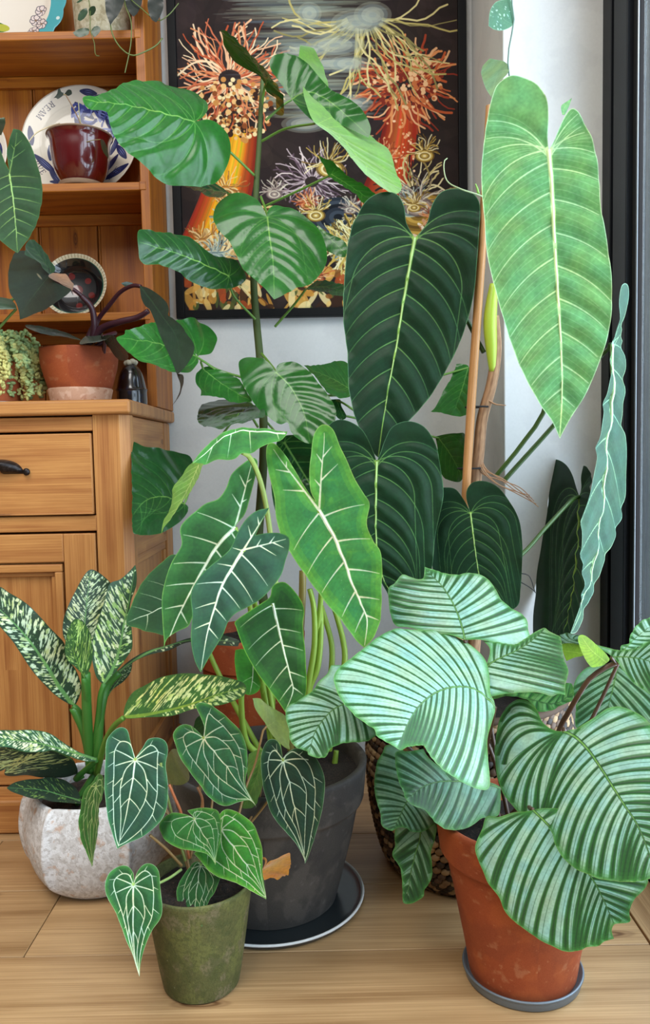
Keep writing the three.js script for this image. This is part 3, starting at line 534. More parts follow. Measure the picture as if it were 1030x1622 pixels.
// ---------------------------------------------------------------- pine dresser
{
  const d = thing('pine_dresser', 'tall waxed pine dresser with drawers below and open plate shelves above', 'dresser', [-1.1, 0, -1.82]);
  const b = (n, x0, x1, y0, y1, z0, z1, grain, m = M.pine, parent = d, r = 0.0025) => part(n, box(x0, x1, y0, y1, z0, z1, grain, r), m, parent);
  const XR = -0.395, ZF = -1.6, XL = -1.85;
  // worktop with a rounded front edge
  b('worktop', XL - 0.03, -0.383, 0.861, 0.890, ZB + 0.002, -1.578, 0, M.pine, d, 0.006);
  // right-hand side: posts and a framed panel
  const post = new THREE.Shape([[-0.463, 0], [-0.463, 0.0395], [-0.412, 0.0395], [-0.395, 0.024], [-0.395, 0]].map((p) => new THREE.Vector2(p[0], p[1])));
  const pg = new THREE.ExtrudeGeometry(post, { depth: 0.79, bevelEnabled: true, bevelSize: 0.0015, bevelThickness: 0.001, bevelSegments: 1 }); pg.rotateX(-Math.PI / 2); pg.scale(1, 1, -1); 
  { const ix = pg.index, p = pg.attributes.position; if (!ix) for (let i = 0; i < p.count; i += 3) for (const a of [pg.attributes.position, pg.attributes.normal]) { const t = [a.getX(i), a.getY(i), a.getZ(i)]; a.setXYZ(i, a.getX(i + 1), a.getY(i + 1), a.getZ(i + 1)); a.setXYZ(i + 1, ...t); } }
  pg.computeVertexNormals(); boxUV(pg, 1, [0.3, 0.1]); pg.translate(0, 0.07, ZF - 0.0395);
  part('corner_post', pg, M.pine, d);
  b('side_post', -0.425, -0.397, 0.07, 0.86, -2.045, -1.975, 1); b('side_rail', -0.42, -0.399, 0.79, 0.86, -1.975, -1.64, 2); b('side_rail', -0.42, -0.399, 0.565, 0.625, -1.975, -1.64, 2); b('side_rail', -0.42, -0.399, 0.07, 0.14, -1.975, -1.64, 2);
  b('side_panel', -0.425, -0.409, 0.62, 0.80, -1.98, -1.635, 1); b('side_panel', -0.425, -0.409, 0.13, 0.57, -1.98, -1.635, 1);
  b('panel_moulding', -0.412, -0.402, 0.545, 0.565, -1.975, -1.64, 2); b('panel_moulding', -0.412, -0.402, 0.14, 0.545, -1.975, -1.957, 1); b('panel_moulding', -0.412, -0.402, 0.14, 0.545, -1.658, -1.64, 1);
  b('carcass_back', XL, -0.425, 0.07, 0.86, -2.045, -2.03, 1); b('carcass_floor', XL, -0.425, 0.07, 0.09, -2.03, -1.64, 0);
  b('plinth', XL - 0.01, -0.388, 0.0, 0.072, -2.045, -1.583, 0, M.pine, d, 0.006);
  // rails, drawers and doors of the front; the photograph sees the right-hand column
  b('rail', XL, -0.4645, 0.829, 0.858, -1.645, ZF, 0); b('rail', XL, -0.4645, 0.626, 0.658, -1.645, ZF, 0); b('rail', XL, -0.4645, 0.07, 0.095, -1.645, ZF, 0);
  for (const x of [-1.18]) b('stile', x - 0.02, x + 0.02, 0.095, 0.829, -1.645, ZF - 0.001, 1);
  b('corner_post', XL, XL + 0.06, 0.07, 0.86, -1.64, ZF, 1);
  for (const [x0, x1] of [[-1.155, -0.4685], [-1.785, -1.205]]) {
    const dr = b('drawer', x0, x1, 0.6625, 0.8245, -1.9, ZF + 0.003, 0, M.pine, d, 0.003);
    b('drawer_lip', x0, x1, 0.6605, 0.6645, -1.62, ZF + 0.008, 0, M.pine, dr, 0.002);
    // cast iron cup pull: a half dome with a rolled lip
    const hx = x0 < -1.3 ? (x0 + x1) / 2 : -0.655, hy = 0.757, c = [];
    for (let i = 0; i <= 20; i++) for (let j = 0; j <= 10; j++) { const a = Math.PI * i / 20, q = Math.PI / 2 * j / 10, w = 0.056 - 0.008 * Math.abs(Math.cos(a)); c.push(hx + Math.cos(a) * w * Math.cos(q * 0.9), hy + Math.sin(a) * 0.030 * Math.cos(q * 0.55) - 0.012, ZF + 0.003 + Math.sin(q) * 0.026 * Math.pow(Math.sin(a), 0.4)); }
    const ix = []; for (let i = 0; i < 20; i++) for (let j = 0; j < 10; j++) { const s = i * 11 + j; ix.push(s, s + 11, s + 1, s + 11, s + 12, s + 1); }
    const cg = new THREE.BufferGeometry(); cg.setAttribute('position', new THREE.Float32BufferAttribute(c, 3)); cg.setIndex(ix); cg.computeVertexNormals();
    const uv = new Float32Array(c.length / 3 * 2); for (let i = 0; i < uv.length / 2; i++) { uv[i * 2] = c[i * 3]; uv[i * 2 + 1] = c[i * 3 + 1]; } cg.setAttribute('uv', new THREE.BufferAttribute(uv, 2));
    M.iron.side = THREE.DoubleSide;
    const h = part('handle', cg, M.iron, dr, 'dark cast iron cup handle');
    for (const s of [-1, 1]) { const sg = new THREE.SphereGeometry(0.0075, 14, 10); sg.scale(1, 1, 0.7); sg.translate(hx + s * 0.055, hy - 0.008, ZF + 0.008); part('screw', sg, M.iron, dr); }
    // door: stiles and rails around a sunk panel with a stepped moulding
    const dg = new THREE.Group(); dg.name = 'door'; d.add(dg);
    const Y0 = 0.0985, Y1 = 0.6215, sw = 0.075, rw = 0.058, zf = ZF + 0.002, xi0 = x0 + sw, xi1 = x1 - 0.046 - 0.02, yi0 = Y0 + rw, yi1 = Y1 - rw;
    const db = (n, ...a) => b(n, ...a, M.pine, dg);
    db('door_stile', x0, xi0, Y0, Y1, -1.63, zf, 1); db('door_stile', xi1, x1, Y0, Y1, -1.63, zf, 1); db('door_rail', xi0, xi1, yi1, Y1, -1.63, zf, 0); db('door_rail', xi0, xi1, Y0, yi0, -1.63, zf, 0);
    db('door_panel', xi0, xi1, yi0, yi1, -1.63, zf - 0.016, 1);
    for (const [o, w, z] of [[0.004, 0.016, 0.002], [0.020, 0.010, -0.007]]) {
      db('panel_moulding', xi0 + o, xi1 - o, yi1 - o - w, yi1 - o, zf - 0.017, zf + z, 0); db('panel_moulding', xi0 + o, xi1 - o, yi0 + o, yi0 + o + w, zf - 0.017, zf + z, 0);
      db('panel_moulding', xi0 + o, xi0 + o + w, yi0 + o + w, yi1 - o - w, zf - 0.017, zf + z, 1); db('panel_moulding', xi1 - o - w, xi1 - o, yi0 + o + w, yi1 - o - w, zf - 0.017, zf + z, 1);
    }
  }
  // plate rack: uprights, shelves, boarded back
  const k = (n, ...a) => b(n, ...a, M.rack, d);
  for (const [x0, x1] of [[-0.407, -0.385], [XL, XL + 0.022]]) k('upright', x0, x1, 0.8905, 2.14, -2.045, -1.85, 1);
  b('cornice', XL - 0.02, -0.376, 2.14, 2.19, -2.045, -1.82, 0, M.rack);
  for (const y of [1.717, 1.383, 1.091]) { k('shelf', XL + 0.022, -0.4075, y, y + 0.019, -2.03, -1.852, 0); k('shelf_tenon', -0.409, -0.3935, y - 0.001, y + 0.020, -1.87, -1.8485, 0); k('shelf_batten', XL + 0.022, -0.4075, y - 0.028, y - 0.001, -2.03, -2.0175, 0); }
  const w = 0.149; let x = -0.407;
  while (x > XL) { const x0 = Math.max(XL, x - w); b('back_board', x0 + 0.0035, x - 0.0035, 0.8905, 2.14, -2.043, -2.031, 1, M.rack, d, 0.003); b('board_bead', x0 - 0.0015, x0 + 0.0035, 0.8905, 2.14, -2.043, -2.032, 1, M.rack, d, 0.002); x -= w; }
}
// ---------------------------------------------------------------- framed print: a free stand-in with corals and tentacles of its own
{
  const W = 700, H = 1060, c = document.createElement('canvas'); c.width = W; c.height = H; const x = c.getContext('2d'), r = rng(91);
  x.fillStyle = '#2b211f'; x.fillRect(0, 0, W, H);
  for (let i = 0; i < 500; i++) { x.globalAlpha = 0.12; x.fillStyle = ['#3a2b28', '#1a1718', '#4b3a3d', '#231d22', '#57433c'][i % 5]; x.beginPath(); x.ellipse(r() * W, r() * H, 20 + r() * 70, 10 + r() * 30, r() * 3, 0, 7); x.fill(); }
  for (let i = 0; i < 220; i++) { const y = 250 + r() * 330, w = 60 + r() * 160, cx = 330 + (r() - 0.5) * 200; x.globalAlpha = 0.22; x.fillStyle = ['#aab096', '#8f9a8c', '#c2c4a4', '#6f8088'][i % 4]; x.beginPath(); x.ellipse(cx, y, w * 0.7, 2 + r() * 4, 0, 0, 7); x.fill(); }
  x.globalAlpha = 1; x.lineCap = 'round';
  const tent = (cx, cy, n, l, w, cols, spread = 6.3, from = 0) => { n *= 2; w *= 0.6; for (let i = 0; i < n; i++) { let a = from + spread * i / n + (r() - 0.5) * 0.3, px_ = cx + Math.cos(a) * l * 0.25, py = cy + Math.sin(a) * l * 0.2; x.strokeStyle = cols[i % cols.length]; x.lineWidth = w * (0.6 + r() * 0.6); x.beginPath(); x.moveTo(px_, py); const s = l * (0.7 + r() * 0.5) / 8; for (let k = 0; k < 8; k++) { a += (r() - 0.5) * 0.9; px_ += Math.cos(a) * s; py += Math.sin(a) * s; x.lineTo(px_, py); } x.stroke(); } };
  const column = (x0, y0, x1, y1, w0, w1, cols) => { const N = 26; for (let i = 0; i < N; i++) { const t = (i + 0.5) / N - 0.5, ci = (t + 0.5) * (cols.length - 1), c0 = hex(cols[Math.floor(ci)]), c1 = hex(cols[Math.min(cols.length - 1, Math.floor(ci) + 1)]); x.strokeStyle = 'rgb(' + mixc(c0, c1, ci % 1).map((v) => Math.round(v * (0.85 + 0.25 * r()))).join(',') + ')'; x.lineWidth = Math.max(w0, w1) / N * 1.8; x.beginPath(); x.moveTo(x0 + t * w0, y0); x.quadraticCurveTo((x0 + x1) / 2 + t * (w0 + w1) / 2 + 20, (y0 + y1) / 2, x1 + t * w1, y1); x.stroke(); } };
  const dome = (cx, cy, rx, ry, cols, n) => { for (let i = 0; i < n; i++) { x.fillStyle = cols[i % cols.length]; const t = 1 - i / n; x.beginPath(); x.ellipse(cx, cy, rx * t, ry * t, 0, 0, 7); x.fill(); } };
  const dots = (cx, cy, rx, ry, n, s, cols) => { for (let i = 0; i < n; i++) { const a = r() * 6.3, q = Math.sqrt(r()); x.fillStyle = cols[i % cols.length]; x.beginPath(); x.arc(cx + Math.cos(a) * q * rx, cy + Math.sin(a) * q * ry, s * (0.5 + r()), 0, 7); x.fill(); } };
  // left: a fan of coral on a yellow stem; right: a branching red coral; low: ochre and cream sponges
  column(150, 620, 60, 900, 95, 150, ['#8a2d1c', '#c5501f', '#e0941c', '#f0bf2a', '#dca01f', '#b34720', '#7a2418']);
  tent(130, 480, 60, 120, 7, ['#d98a5a', '#e8b48a', '#b8502f', '#c76a48', '#f0d2a8']); dots(130, 560, 105, 80, 260, 5, ['#e8b878', '#c98a48', '#8a4a26', '#f0d8a0', '#3a241a']);
  column(560, 560, 500, 800, 70, 120, ['#6a1c12', '#a8381e', '#cc5a2c', '#b8441f', '#8f2f1a']); dots(545, 700, 45, 120, 90, 3, ['#f0c49a', '#e09a6a']);
  tent(570, 500, 46, 105, 9, ['#8a3020', '#b8552f', '#d98a54', '#9c3c24', '#e0a878']); dots(570, 500, 95, 62, 200, 5, ['#7a2a1c', '#c06a3c', '#e8b888']);
  tent(470, 330, 22, 190, 7, ['#d8c88a', '#b8a864', '#8f8450'], 2.8, 0.2);
  tent(590, 770, 26, 85, 7, ['#e0d2a4', '#2a2220', '#c9b67c', '#8f7c48']); dome(600, 830, 105, 60, ['#6a4f22', '#a07c34', '#c9a24c', '#8a6a2c'], 9);
  dome(210, 870, 120, 80, ['#2a1e18', '#d8b878', '#5a3c22', '#e8cf94', '#8a5a2c', '#e0a05a', '#d9702c'], 12); dots(205, 865, 60, 40, 40, 5, ['#f4e6c0', '#f0a050']);
  tent(330, 740, 40, 75, 5, ['#b9a4a8', '#d8c4c0', '#7d6470', '#5a4650']); dome(395, 830, 70, 50, ['#2a2f38', '#3f4650', '#191c22'], 6);
  tent(90, 930, 22, 70, 10, ['#e6cf9a', '#c9a468', '#a87c4c'], 3.2, 3.1); tent(640, 910, 40, 55, 12, ['#e8cdb0', '#c99a78', '#f0e0c8', '#a8704c']);
  for (let i = 0; i < 300; i++) { x.globalAlpha = 0.85; x.fillStyle = ['#c98f3c', '#3a2418', '#e0b86a', '#8a5424', '#d9a04a', '#4f5a2c', '#a84a24', '#f0d898'][i % 8]; x.beginPath(); x.ellipse(r() * W, 960 + r() * 100, 6 + r() * 24, 3 + r() * 11, r() * 3, 0, 7); x.fill(); }
  for (let i = 0; i < 26; i++) { const cx = 40 + r() * 620, cy = 640 + r() * 360, q = 22 + r() * 34, set = [['#e6cf9a', '#c98f4c', '#8a5a2c'], ['#d9cdb8', '#a08c80', '#6a5a58'], ['#c96a3c', '#e0a878', '#8a3a20'], ['#8fa09a', '#5f7478', '#b8c4b4'], ['#f0e0b0', '#c9a850', '#7a5a24']][i % 5]; dome(cx, cy, q * 0.7, q * 0.45, [set[2], set[1], set[0]], 6); tent(cx, cy - q * 0.3, 12, q, 5, set, 3.6, 2.9); }
  for (let i = 0; i < 10; i++) { const cx = 260 + r() * 240, cy = 300 + r() * 300; x.globalAlpha = 0.35; dome(cx, cy, 30 + r() * 50, 14 + r() * 20, ['#a8ac98', '#7f8c90', '#c4c4ac'], 5); } x.globalAlpha = 1;
  tent(430, 900, 60, 60, 7, ['#e0cf8a', '#c9a850', '#f0e4b0', '#6a5428']); x.globalAlpha = 1;
  const t = new THREE.CanvasTexture(c); t.colorSpace = THREE.SRGBColorSpace; t.magFilter = THREE.LinearFilter;
  const x0 = -0.366, x1 = 0.373, y0 = 1.122, y1 = 2.2, f = 0.021, z = ZB;
  const g = thing('framed_print', 'large black-framed print of orange and cream sea corals on dark ground', 'picture', [0, y0, z]);
  for (const [n, ...a] of [['frame_side', x0, x0 + f, y0, y1, 1], ['frame_side', x1 - f, x1, y0, y1, 1], ['frame_rail', x0 + f, x1 - f, y0, y0 + f, 0], ['frame_rail', x0 + f, x1 - f, y1 - f, y1, 0]]) part(n, box(a[0], a[1], a[2], a[3], z + 0.001, z + 0.025, a[4], 0.0015), M.black, g);
  const sheet = new THREE.BoxGeometry(x1 - x0 - 2 * f, y1 - y0 - 2 * f, 0.004); sheet.translate((x0 + x1) / 2, (y0 + y1) / 2, z + 0.012);
  part('print', sheet, phy({ map: t, roughness: 0.85, specularIntensity: 0.4 }), g, 'coloured print of corals and tentacles');
}

// ---------------------------------------------------------------- things on the shelves
function plateGeometry(R, depth, scallop = 0, rimW = 0.28) {             // a leaning plate facing +z, made as a turned dish; front and back surface
  const prof = [[0.0001, 0], [R * 0.55, 0], [R * 0.64, depth * 0.35], [R * (1 - rimW), depth * 0.55], [R * 0.97, depth], [R, depth * 1.02], [R * 0.99, depth * 0.9], [R * 0.66, depth * 0.05], [R * 0.5, -0.006], [0.0001, -0.006]];
  const g = new THREE.LatheGeometry(prof.map((p) => new THREE.Vector2(...p)).reverse(), 96); g.rotateX(Math.PI / 2);
  const p = g.attributes.position, uv = g.attributes.uv;
  for (let i = 0; i < p.count; i++) { const a = Math.atan2(p.getY(i), p.getX(i)), q = Math.hypot(p.getX(i), p.getY(i)); uv.setXY(i, 0.5 + p.getX(i) / (2.02 * R), 0.5 + p.getY(i) / (2.02 * R)); if (scallop) { const k = 1 + scallop * Math.pow(q / R, 6) * Math.abs(Math.cos(a * 8)); p.setX(i, p.getX(i) * k); p.setY(i, p.getY(i) * k); } }
  g.computeVertexNormals(); return g;
}
function plate(name, label, R, depth, center, lean, paint, scallop, coat = 0.5) {
  const c = document.createElement('canvas'); c.width = c.height = 512; const x = c.getContext('2d'); x.translate(256, 256); x.scale(254, 254); paint(x);
  const t = new THREE.CanvasTexture(c); t.colorSpace = THREE.SRGBColorSpace; t.magFilter = THREE.LinearFilter;
  const m = new THREE.Mesh(plateGeometry(R, depth, scallop), phy({ map: t, roughness: 0.4, specularIntensity: 0.5, clearcoat: coat, clearcoatRoughness: 0.05 })); m.name = numbered(name); m.castShadow = m.receiveShadow = true;
  m.position.copy(center); m.rotation.x = -lean; scene.add(m); return tag(m, label, 'plate');
}
const SH1 = 1.736, SH2 = 1.402, SH3 = 1.110, WT = 0.8905;               // tops of the shelves and of the worktop
const R_plate = 0.141;
const blueSwirls = (x, seed, words) => {
  const r = rng(seed); x.fillStyle = '#d6ccbc'; x.fillRect(-1.1, -1.1, 2.2, 2.2);
  for (const [R, w, a] of [[0.985, 0.012, 0.5], [0.70, 0.02, 0.25], [0.60, 0.01, 0.2]]) { x.globalAlpha = a; x.strokeStyle = '#b8ab9a'; x.lineWidth = w; x.beginPath(); x.arc(0, 0, R, 0, 7); x.stroke(); } x.globalAlpha = 1;
  const leafy = (cx, cy, a, l, w) => { x.save(); x.translate(cx, cy); x.rotate(a); x.fillStyle = '#7079b4'; x.beginPath(); x.moveTo(0, 0); x.quadraticCurveTo(l * 0.5, -w, l, 0); x.quadraticCurveTo(l * 0.5, w, 0, 0); x.fill(); x.strokeStyle = '#1a1f52'; x.lineWidth = 0.024; for (const k of [-1, -0.4, 0.3, 1]) { x.beginPath(); x.moveTo(0, 0); x.quadraticCurveTo(l * 0.5, -w * k, l, 0); x.stroke(); } x.restore(); };
  for (const [cx, cy, a, l, w] of [[-0.86, -0.28, 1.45, 0.34, 0.08], [-0.86, 0.02, 1.7, 0.3, 0.07], [-0.78, 0.22, 0.75, 0.5, 0.10], [-0.52, 0.5, 0.9, 0.4, 0.09], [-0.5, 0.72, 0.05, 0.42, 0.08], [0.34, 0.62, -0.9, 0.5, 0.09], [0.42, 0.7, -0.55, 0.5, 0.10], [0.36, 0.82, 2.9, 0.3, 0.10], [0.5, 0.2, -1.1, 0.4, 0.09], [0.25, -0.8, 0.3, 0.36, 0.12], [-0.1, -0.72, 0.7, 0.4, 0.1], [0.1, -0.55, -0.6, 0.36, 0.1], [-0.25, -0.35, 1.3, 0.32, 0.09], [0.75, -0.3, 1.2, 0.36, 0.09], [-0.55, 0.0, 1.5, 0.3, 0.06], [0.0, -0.9, 0.2, 0.3, 0.09], [0.2, -0.62, 0.5, 0.42, 0.13], [-0.12, -0.5, 1.1, 0.3, 0.09], [0.42, -0.45, 0.9, 0.4, 0.12], [0.62, 0.05, 1.0, 0.34, 0.1]]) leafy(cx, cy, a, l, w);
  for (let i = 0; i < 12; i++) { const q = 0.28 + r() * 0.3, a = -1.9 + r() * 2.2; x.strokeStyle = ['#2a3170', '#6a74b0', '#3b4488'][i % 3]; x.lineWidth = 0.025 + r() * 0.03; x.beginPath(); x.ellipse(Math.cos(a) * q + 0.1, Math.sin(a) * q - 0.12, 0.10 + r() * 0.09, 0.05 + r() * 0.06, r() * 3, 0, 5); x.stroke(); }
  x.fillStyle = '#2c2742'; x.textAlign = 'center'; x.textBaseline = 'middle';
  for (const [word, mid, out] of words) [...word].forEach((ch, i) => { const a = mid + (i - (word.length - 1) / 2) * 0.115 * (out ? 1 : -1); x.save(); x.translate(Math.cos(a) * 0.83, Math.sin(a) * 0.83); x.rotate(a + (out ? Math.PI / 2 : -Math.PI / 2)); x.scale(0.004, 0.004); x.font = '34px serif'; x.fillText(ch, 0, 0); x.restore(); });
};
{
  const cz = -1.992, c = P(128, 204, 1.99);
  // words stand inward at the upper left and lower left, outward at the lower right, as painted
  plate('blue_and_white_plate', 'large cream plate painted with blue ribbons and words, leaning behind the oxblood pot', R_plate, 0.020, V(c.x, SH2 + R_plate * 0.985, cz), 0.16, (x) => blueSwirls(x, 5, [['REAM', -2.37, false], ['EAT', 0.80, false], ['RVE', 2.55, false]]));
  const c2 = P(-62, 225, 1.99);
  plate('blue_and_white_plate', 'blue and white plate cut by the left edge, beside the large lettered plate', 0.118, 0.018, V(c2.x, SH2 + 0.1165, cz), 0.16, (x) => blueSwirls(x, 9, []));
  const c3 = P(14, -30, 1.97);
  plate('scalloped_plate', 'white plate with turquoise scalloped rim, painted flowers and a green lizard, on top shelf', 0.130, 0.018, V(c3.x, SH1 + 0.1335, cz), 0.16, (x) => {
    x.fillStyle = '#4fa9b0'; x.fillRect(-1.1, -1.1, 2.2, 2.2); x.fillStyle = '#e9dccb'; x.beginPath(); x.arc(-0.08, 0, 0.80, 0, 7); x.fill();
    const r = rng(3); x.strokeStyle = '#5d7a2a'; x.lineWidth = 0.15; x.lineCap = 'round';
    x.fillStyle = '#3f6b2c'; x.beginPath(); x.moveTo(-0.95, 0.30); x.quadraticCurveTo(-0.5, 0.18, -0.18, 0.36); x.quadraticCurveTo(0.0, 0.44, -0.12, 0.5); x.quadraticCurveTo(-0.5, 0.62, -0.95, 0.62); x.fill();
    x.fillStyle = '#b5b23a'; x.beginPath(); x.ellipse(-0.2, 0.43, 0.14, 0.07, 0.2, 0, 7); x.fill(); x.fillStyle = '#20260f'; x.beginPath(); x.arc(-0.3, 0.40, 0.025, 0, 7); x.fill();
    for (let i = 0; i < 40; i++) { x.fillStyle = ['#2c5224', '#6a8f3a'][i % 2]; x.beginPath(); x.arc(-0.9 + r() * 0.6, 0.34 + r() * 0.24, 0.02, 0, 7); x.fill(); }
    x.strokeStyle = '#8a8474'; x.lineWidth = 0.05; x.beginPath(); x.moveTo(-0.4, 0.55); x.lineTo(-0.25, 0.75); x.stroke();
    for (const [fx, fy] of [[0.42, 0.30], [0.40, 0.55], [0.52, 0.12], [0.55, 0.42]]) { x.strokeStyle = '#4a3f4c'; x.lineWidth = 0.012; for (let k = 0; k < 6; k++) { x.fillStyle = '#e6d4cc'; x.beginPath(); x.arc(fx + Math.cos(k) * 0.06, fy + Math.sin(k) * 0.06, 0.05, 0, 7); x.fill(); x.stroke(); } x.fillStyle = '#8a6a50'; x.beginPath(); x.arc(fx, fy, 0.02, 0, 7); x.fill(); }
    x.fillStyle = '#4a5f9a'; x.fillRect(0.34, 0.66, 0.09, 0.12); x.fillStyle = '#d8e8e4'; for (let i = 0; i < 14; i++) { const a = r() * 6.3; x.beginPath(); x.arc(Math.cos(a) * 0.92, Math.sin(a) * 0.92, 0.035, 0, 7); x.fill(); }
  }, 0.035);
  const c4 = P(124, 442, 1.99);
  plate('dark_glazed_bowl', 'black glazed bowl with dark red spots and cream rim, leaning on lowest shelf', 0.080, 0.034, V(c4.x, SH3 + 0.0785, -1.985), 0.22, (x) => {
    x.fillStyle = '#c9bfa2'; x.fillRect(-1.1, -1.1, 2.2, 2.2); x.fillStyle = '#8f8264'; for (let i = 0; i < 60; i++) { x.save(); x.rotate(i / 60 * 6.283); x.fillRect(0.9, -0.01, 0.12, 0.02); x.restore(); }
    x.fillStyle = '#0d4a3c'; x.beginPath(); x.arc(0, 0, 0.885, 0, 7); x.fill(); x.fillStyle = '#0b090c'; x.beginPath(); x.arc(-0.02, -0.02, 0.86, 0, 7); x.fill();
    x.fillStyle = '#5c0f0c'; for (const [a, b, s] of [[-0.02, 0.0, 0.17], [0.42, 0.16, 0.1], [0.3, -0.3, 0.1], [-0.2, -0.45, 0.1], [-0.45, 0.1, 0.1], [0.05, 0.5, 0.1]]) { x.beginPath(); x.arc(a, b, s, 0, 7); x.fill(); }
  }, 0, 1);
}
// ---------------------------------------------------------------- pots
function soilDisc(r, at, seed) {
  const g = new THREE.CircleGeometry(r, 40, 0, Math.PI * 2), rings = 8, pos = [], idx = [], uv = [];
  pos.push(0, 0, 0); uv.push(0, 0);
  for (let i = 1; i <= rings; i++) for (let j = 0; j < 36; j++) { const a = j / 36 * Math.PI * 2, q = r * i / rings, x = Math.cos(a) * q, z = Math.sin(a) * q; pos.push(x, i === rings ? -0.004 : 0.006 * n2(x * 45 + seed, z * 45) + 0.004 * n2(x * 120, z * 120 + seed), z); uv.push(x, z); }
  for (let j = 0; j < 36; j++) idx.push(0, 1 + (j + 1) % 36, 1 + j);
  for (let i = 0; i < rings - 1; i++) for (let j = 0; j < 36; j++) { const a = 1 + i * 36 + j, b = 1 + i * 36 + (j + 1) % 36; idx.push(a, b, a + 36, b, b + 36, a + 36); }
  const h = new THREE.BufferGeometry(); h.setAttribute('position', new THREE.Float32BufferAttribute(pos, 3)); h.setAttribute('uv', new THREE.Float32BufferAttribute(uv, 2)); h.setIndex(idx); h.computeVertexNormals();
  return h.translate(...at);
}
const saucerProfile = (r, h, t = 0.006) => [[0.0001, 0], [r * 0.93, 0], [r * 0.97, 0.002], [r, h], [r - t * 0.5, h + 0.001], [r - t, h], [r * 0.93 - t, 0.006], [0.0001, 0.006]];

// white lobed pot with the cream-flecked plant
const WP = [-0.43, 0, -1.42];
const flecked = thing('flecked_dumb_cane', 'potted plant with cream-flecked long leaves in chalky white panelled pot', 'potted plant', WP);
{
  const prof = curveProfile([[0.0001, 0], [0.068, 0.0], [0.09, 0.004], [0.117, 0.036], [0.130, 0.085], [0.129, 0.125], [0.122, 0.158], [0.117, 0.172]], 44).concat(curveProfile([[0.117, 0.172], [0.113, 0.175], [0.108, 0.17], [0.11, 0.14], [0.112, 0.11], [0.0001, 0.109]], 24));
  const n = 6, off = 0.06;
  const g = lathe(prof, WP, 288, (a, y) => { const s = Math.PI * 2 / n, m = ((a + off) % s + s) % s - s / 2, e = m / (s / 2), w = sstep(y, 0.0, 0.05) * (0.5 + 0.5 * (1 - sstep(y, 0.15, 0.175))), poly = Math.cos(s / 2) / Math.cos(m);
    return lerp(1, lerp(1, poly, 0.62) * 1.075, w) + 0.055 * w * (sstep(e, 0.72, 0.97) * (1 - sstep(e, 0.975, 1.0)) ); });
  part('pot', g, M.chalk, flecked); part('soil', soilDisc(0.102, [WP[0], 0.15, WP[2]], 3), M.soil, flecked);
}
// olive pot with the white-veined plant
const OP = [-0.196, 0, -1.115];
const network = thing('white_veined_anthurium', 'small plant with white-veined heart leaves in mossy olive clay pot', 'potted plant', OP);
{
  part('pot', lathe([[0.0001, 0], [0.053, 0], [0.056, 0.003], [0.061, 0.03], [0.070, 0.09], [0.0785, 0.150], [0.0795, 0.155], [0.0775, 0.158], [0.074, 0.156], [0.070, 0.12], [0.0001, 0.118]], OP, 72), M.olive, network);
  part('soil', soilDisc(0.072, [OP[0], 0.143, OP[2]], 5), M.soil, network);
}
// big charcoal pot on a dark saucer, arrow-leaved plant
const CP = [-0.105, 0.012, -1.335];
{
  const s = thing('plant_saucer', 'wide dark saucer with pale rim under the charcoal pot', 'saucer', [CP[0], 0, CP[2]]);
  part('dish', lathe(saucerProfile(0.160, 0.010), [CP[0], 0, CP[2]], 96), M.saucer, s);
  const t = new THREE.TorusGeometry(0.1585, 0.0022, 8, 96); t.rotateX(Math.PI / 2); t.translate(CP[0], 0.0105, CP[2]); part('rim', t, M.white, s, 'pale rim');
}
const arrow = thing('arrow_leaf_alocasia', 'tall plant with white-ribbed arrow leaves in charcoal clay pot', 'potted plant', CP);
{
  const y = (v) => v - 0.006, pr = [[0.0001, 0], [0.105, 0], [0.112, 0.006], [0.124, 0.05], [0.142, 0.12], [0.152, 0.17], [0.1535, 0.178], [0.1605, 0.181], [0.1625, 0.186], [0.168, 0.238], [0.169, 0.245], [0.166, 0.249], [0.158, 0.248], [0.154, 0.235], [0.148, 0.19], [0.0001, 0.188]];
  part('pot', lathe(pr.map((p) => [p[0], y(p[1]) < 0 ? 0 : y(p[1])]), [CP[0], 0.007, CP[2]], 96), M.charcoal, arrow); part('soil', soilDisc(0.151, [CP[0], 0.232, CP[2]], 7), M.soil, arrow);
}
// terracotta pot on a zinc saucer, striped plant
const TP = [0.278, 0.016, -1.115];
{
  const s = thing('plant_saucer', 'small grey metal saucer under the front terracotta pot', 'saucer', [TP[0], 0, TP[2]]);
  part('dish', lathe(saucerProfile(0.086, 0.015, 0.004), [TP[0], 0, TP[2]], 96), M.zinc, s);
  const t = new THREE.TorusGeometry(0.0855, 0.002, 8, 96); t.rotateX(Math.PI / 2); t.translate(TP[0], 0.0155, TP[2]); part('rim', t, M.zinc, s);
}
const striped = thing('striped_calathea', 'bushy plant with big round silver-striped leaves in front terracotta pot', 'potted plant', TP);
{
  part('pot', lathe([[0.0001, 0], [0.075, 0], [0.0775, 0.003], [0.083, 0.04], [0.100, 0.13], [0.1105, 0.178], [0.111, 0.180], [0.115, 0.182], [0.119, 0.187], [0.125, 0.232], [0.1245, 0.238], [0.120, 0.240], [0.115, 0.238], [0.110, 0.2], [0.0001, 0.198]], [TP[0], 0.007, TP[2]], 96), M.terracotta, striped);
  part('soil', soilDisc(0.111, [TP[0], 0.218, TP[2]], 9), M.soil, striped);
}
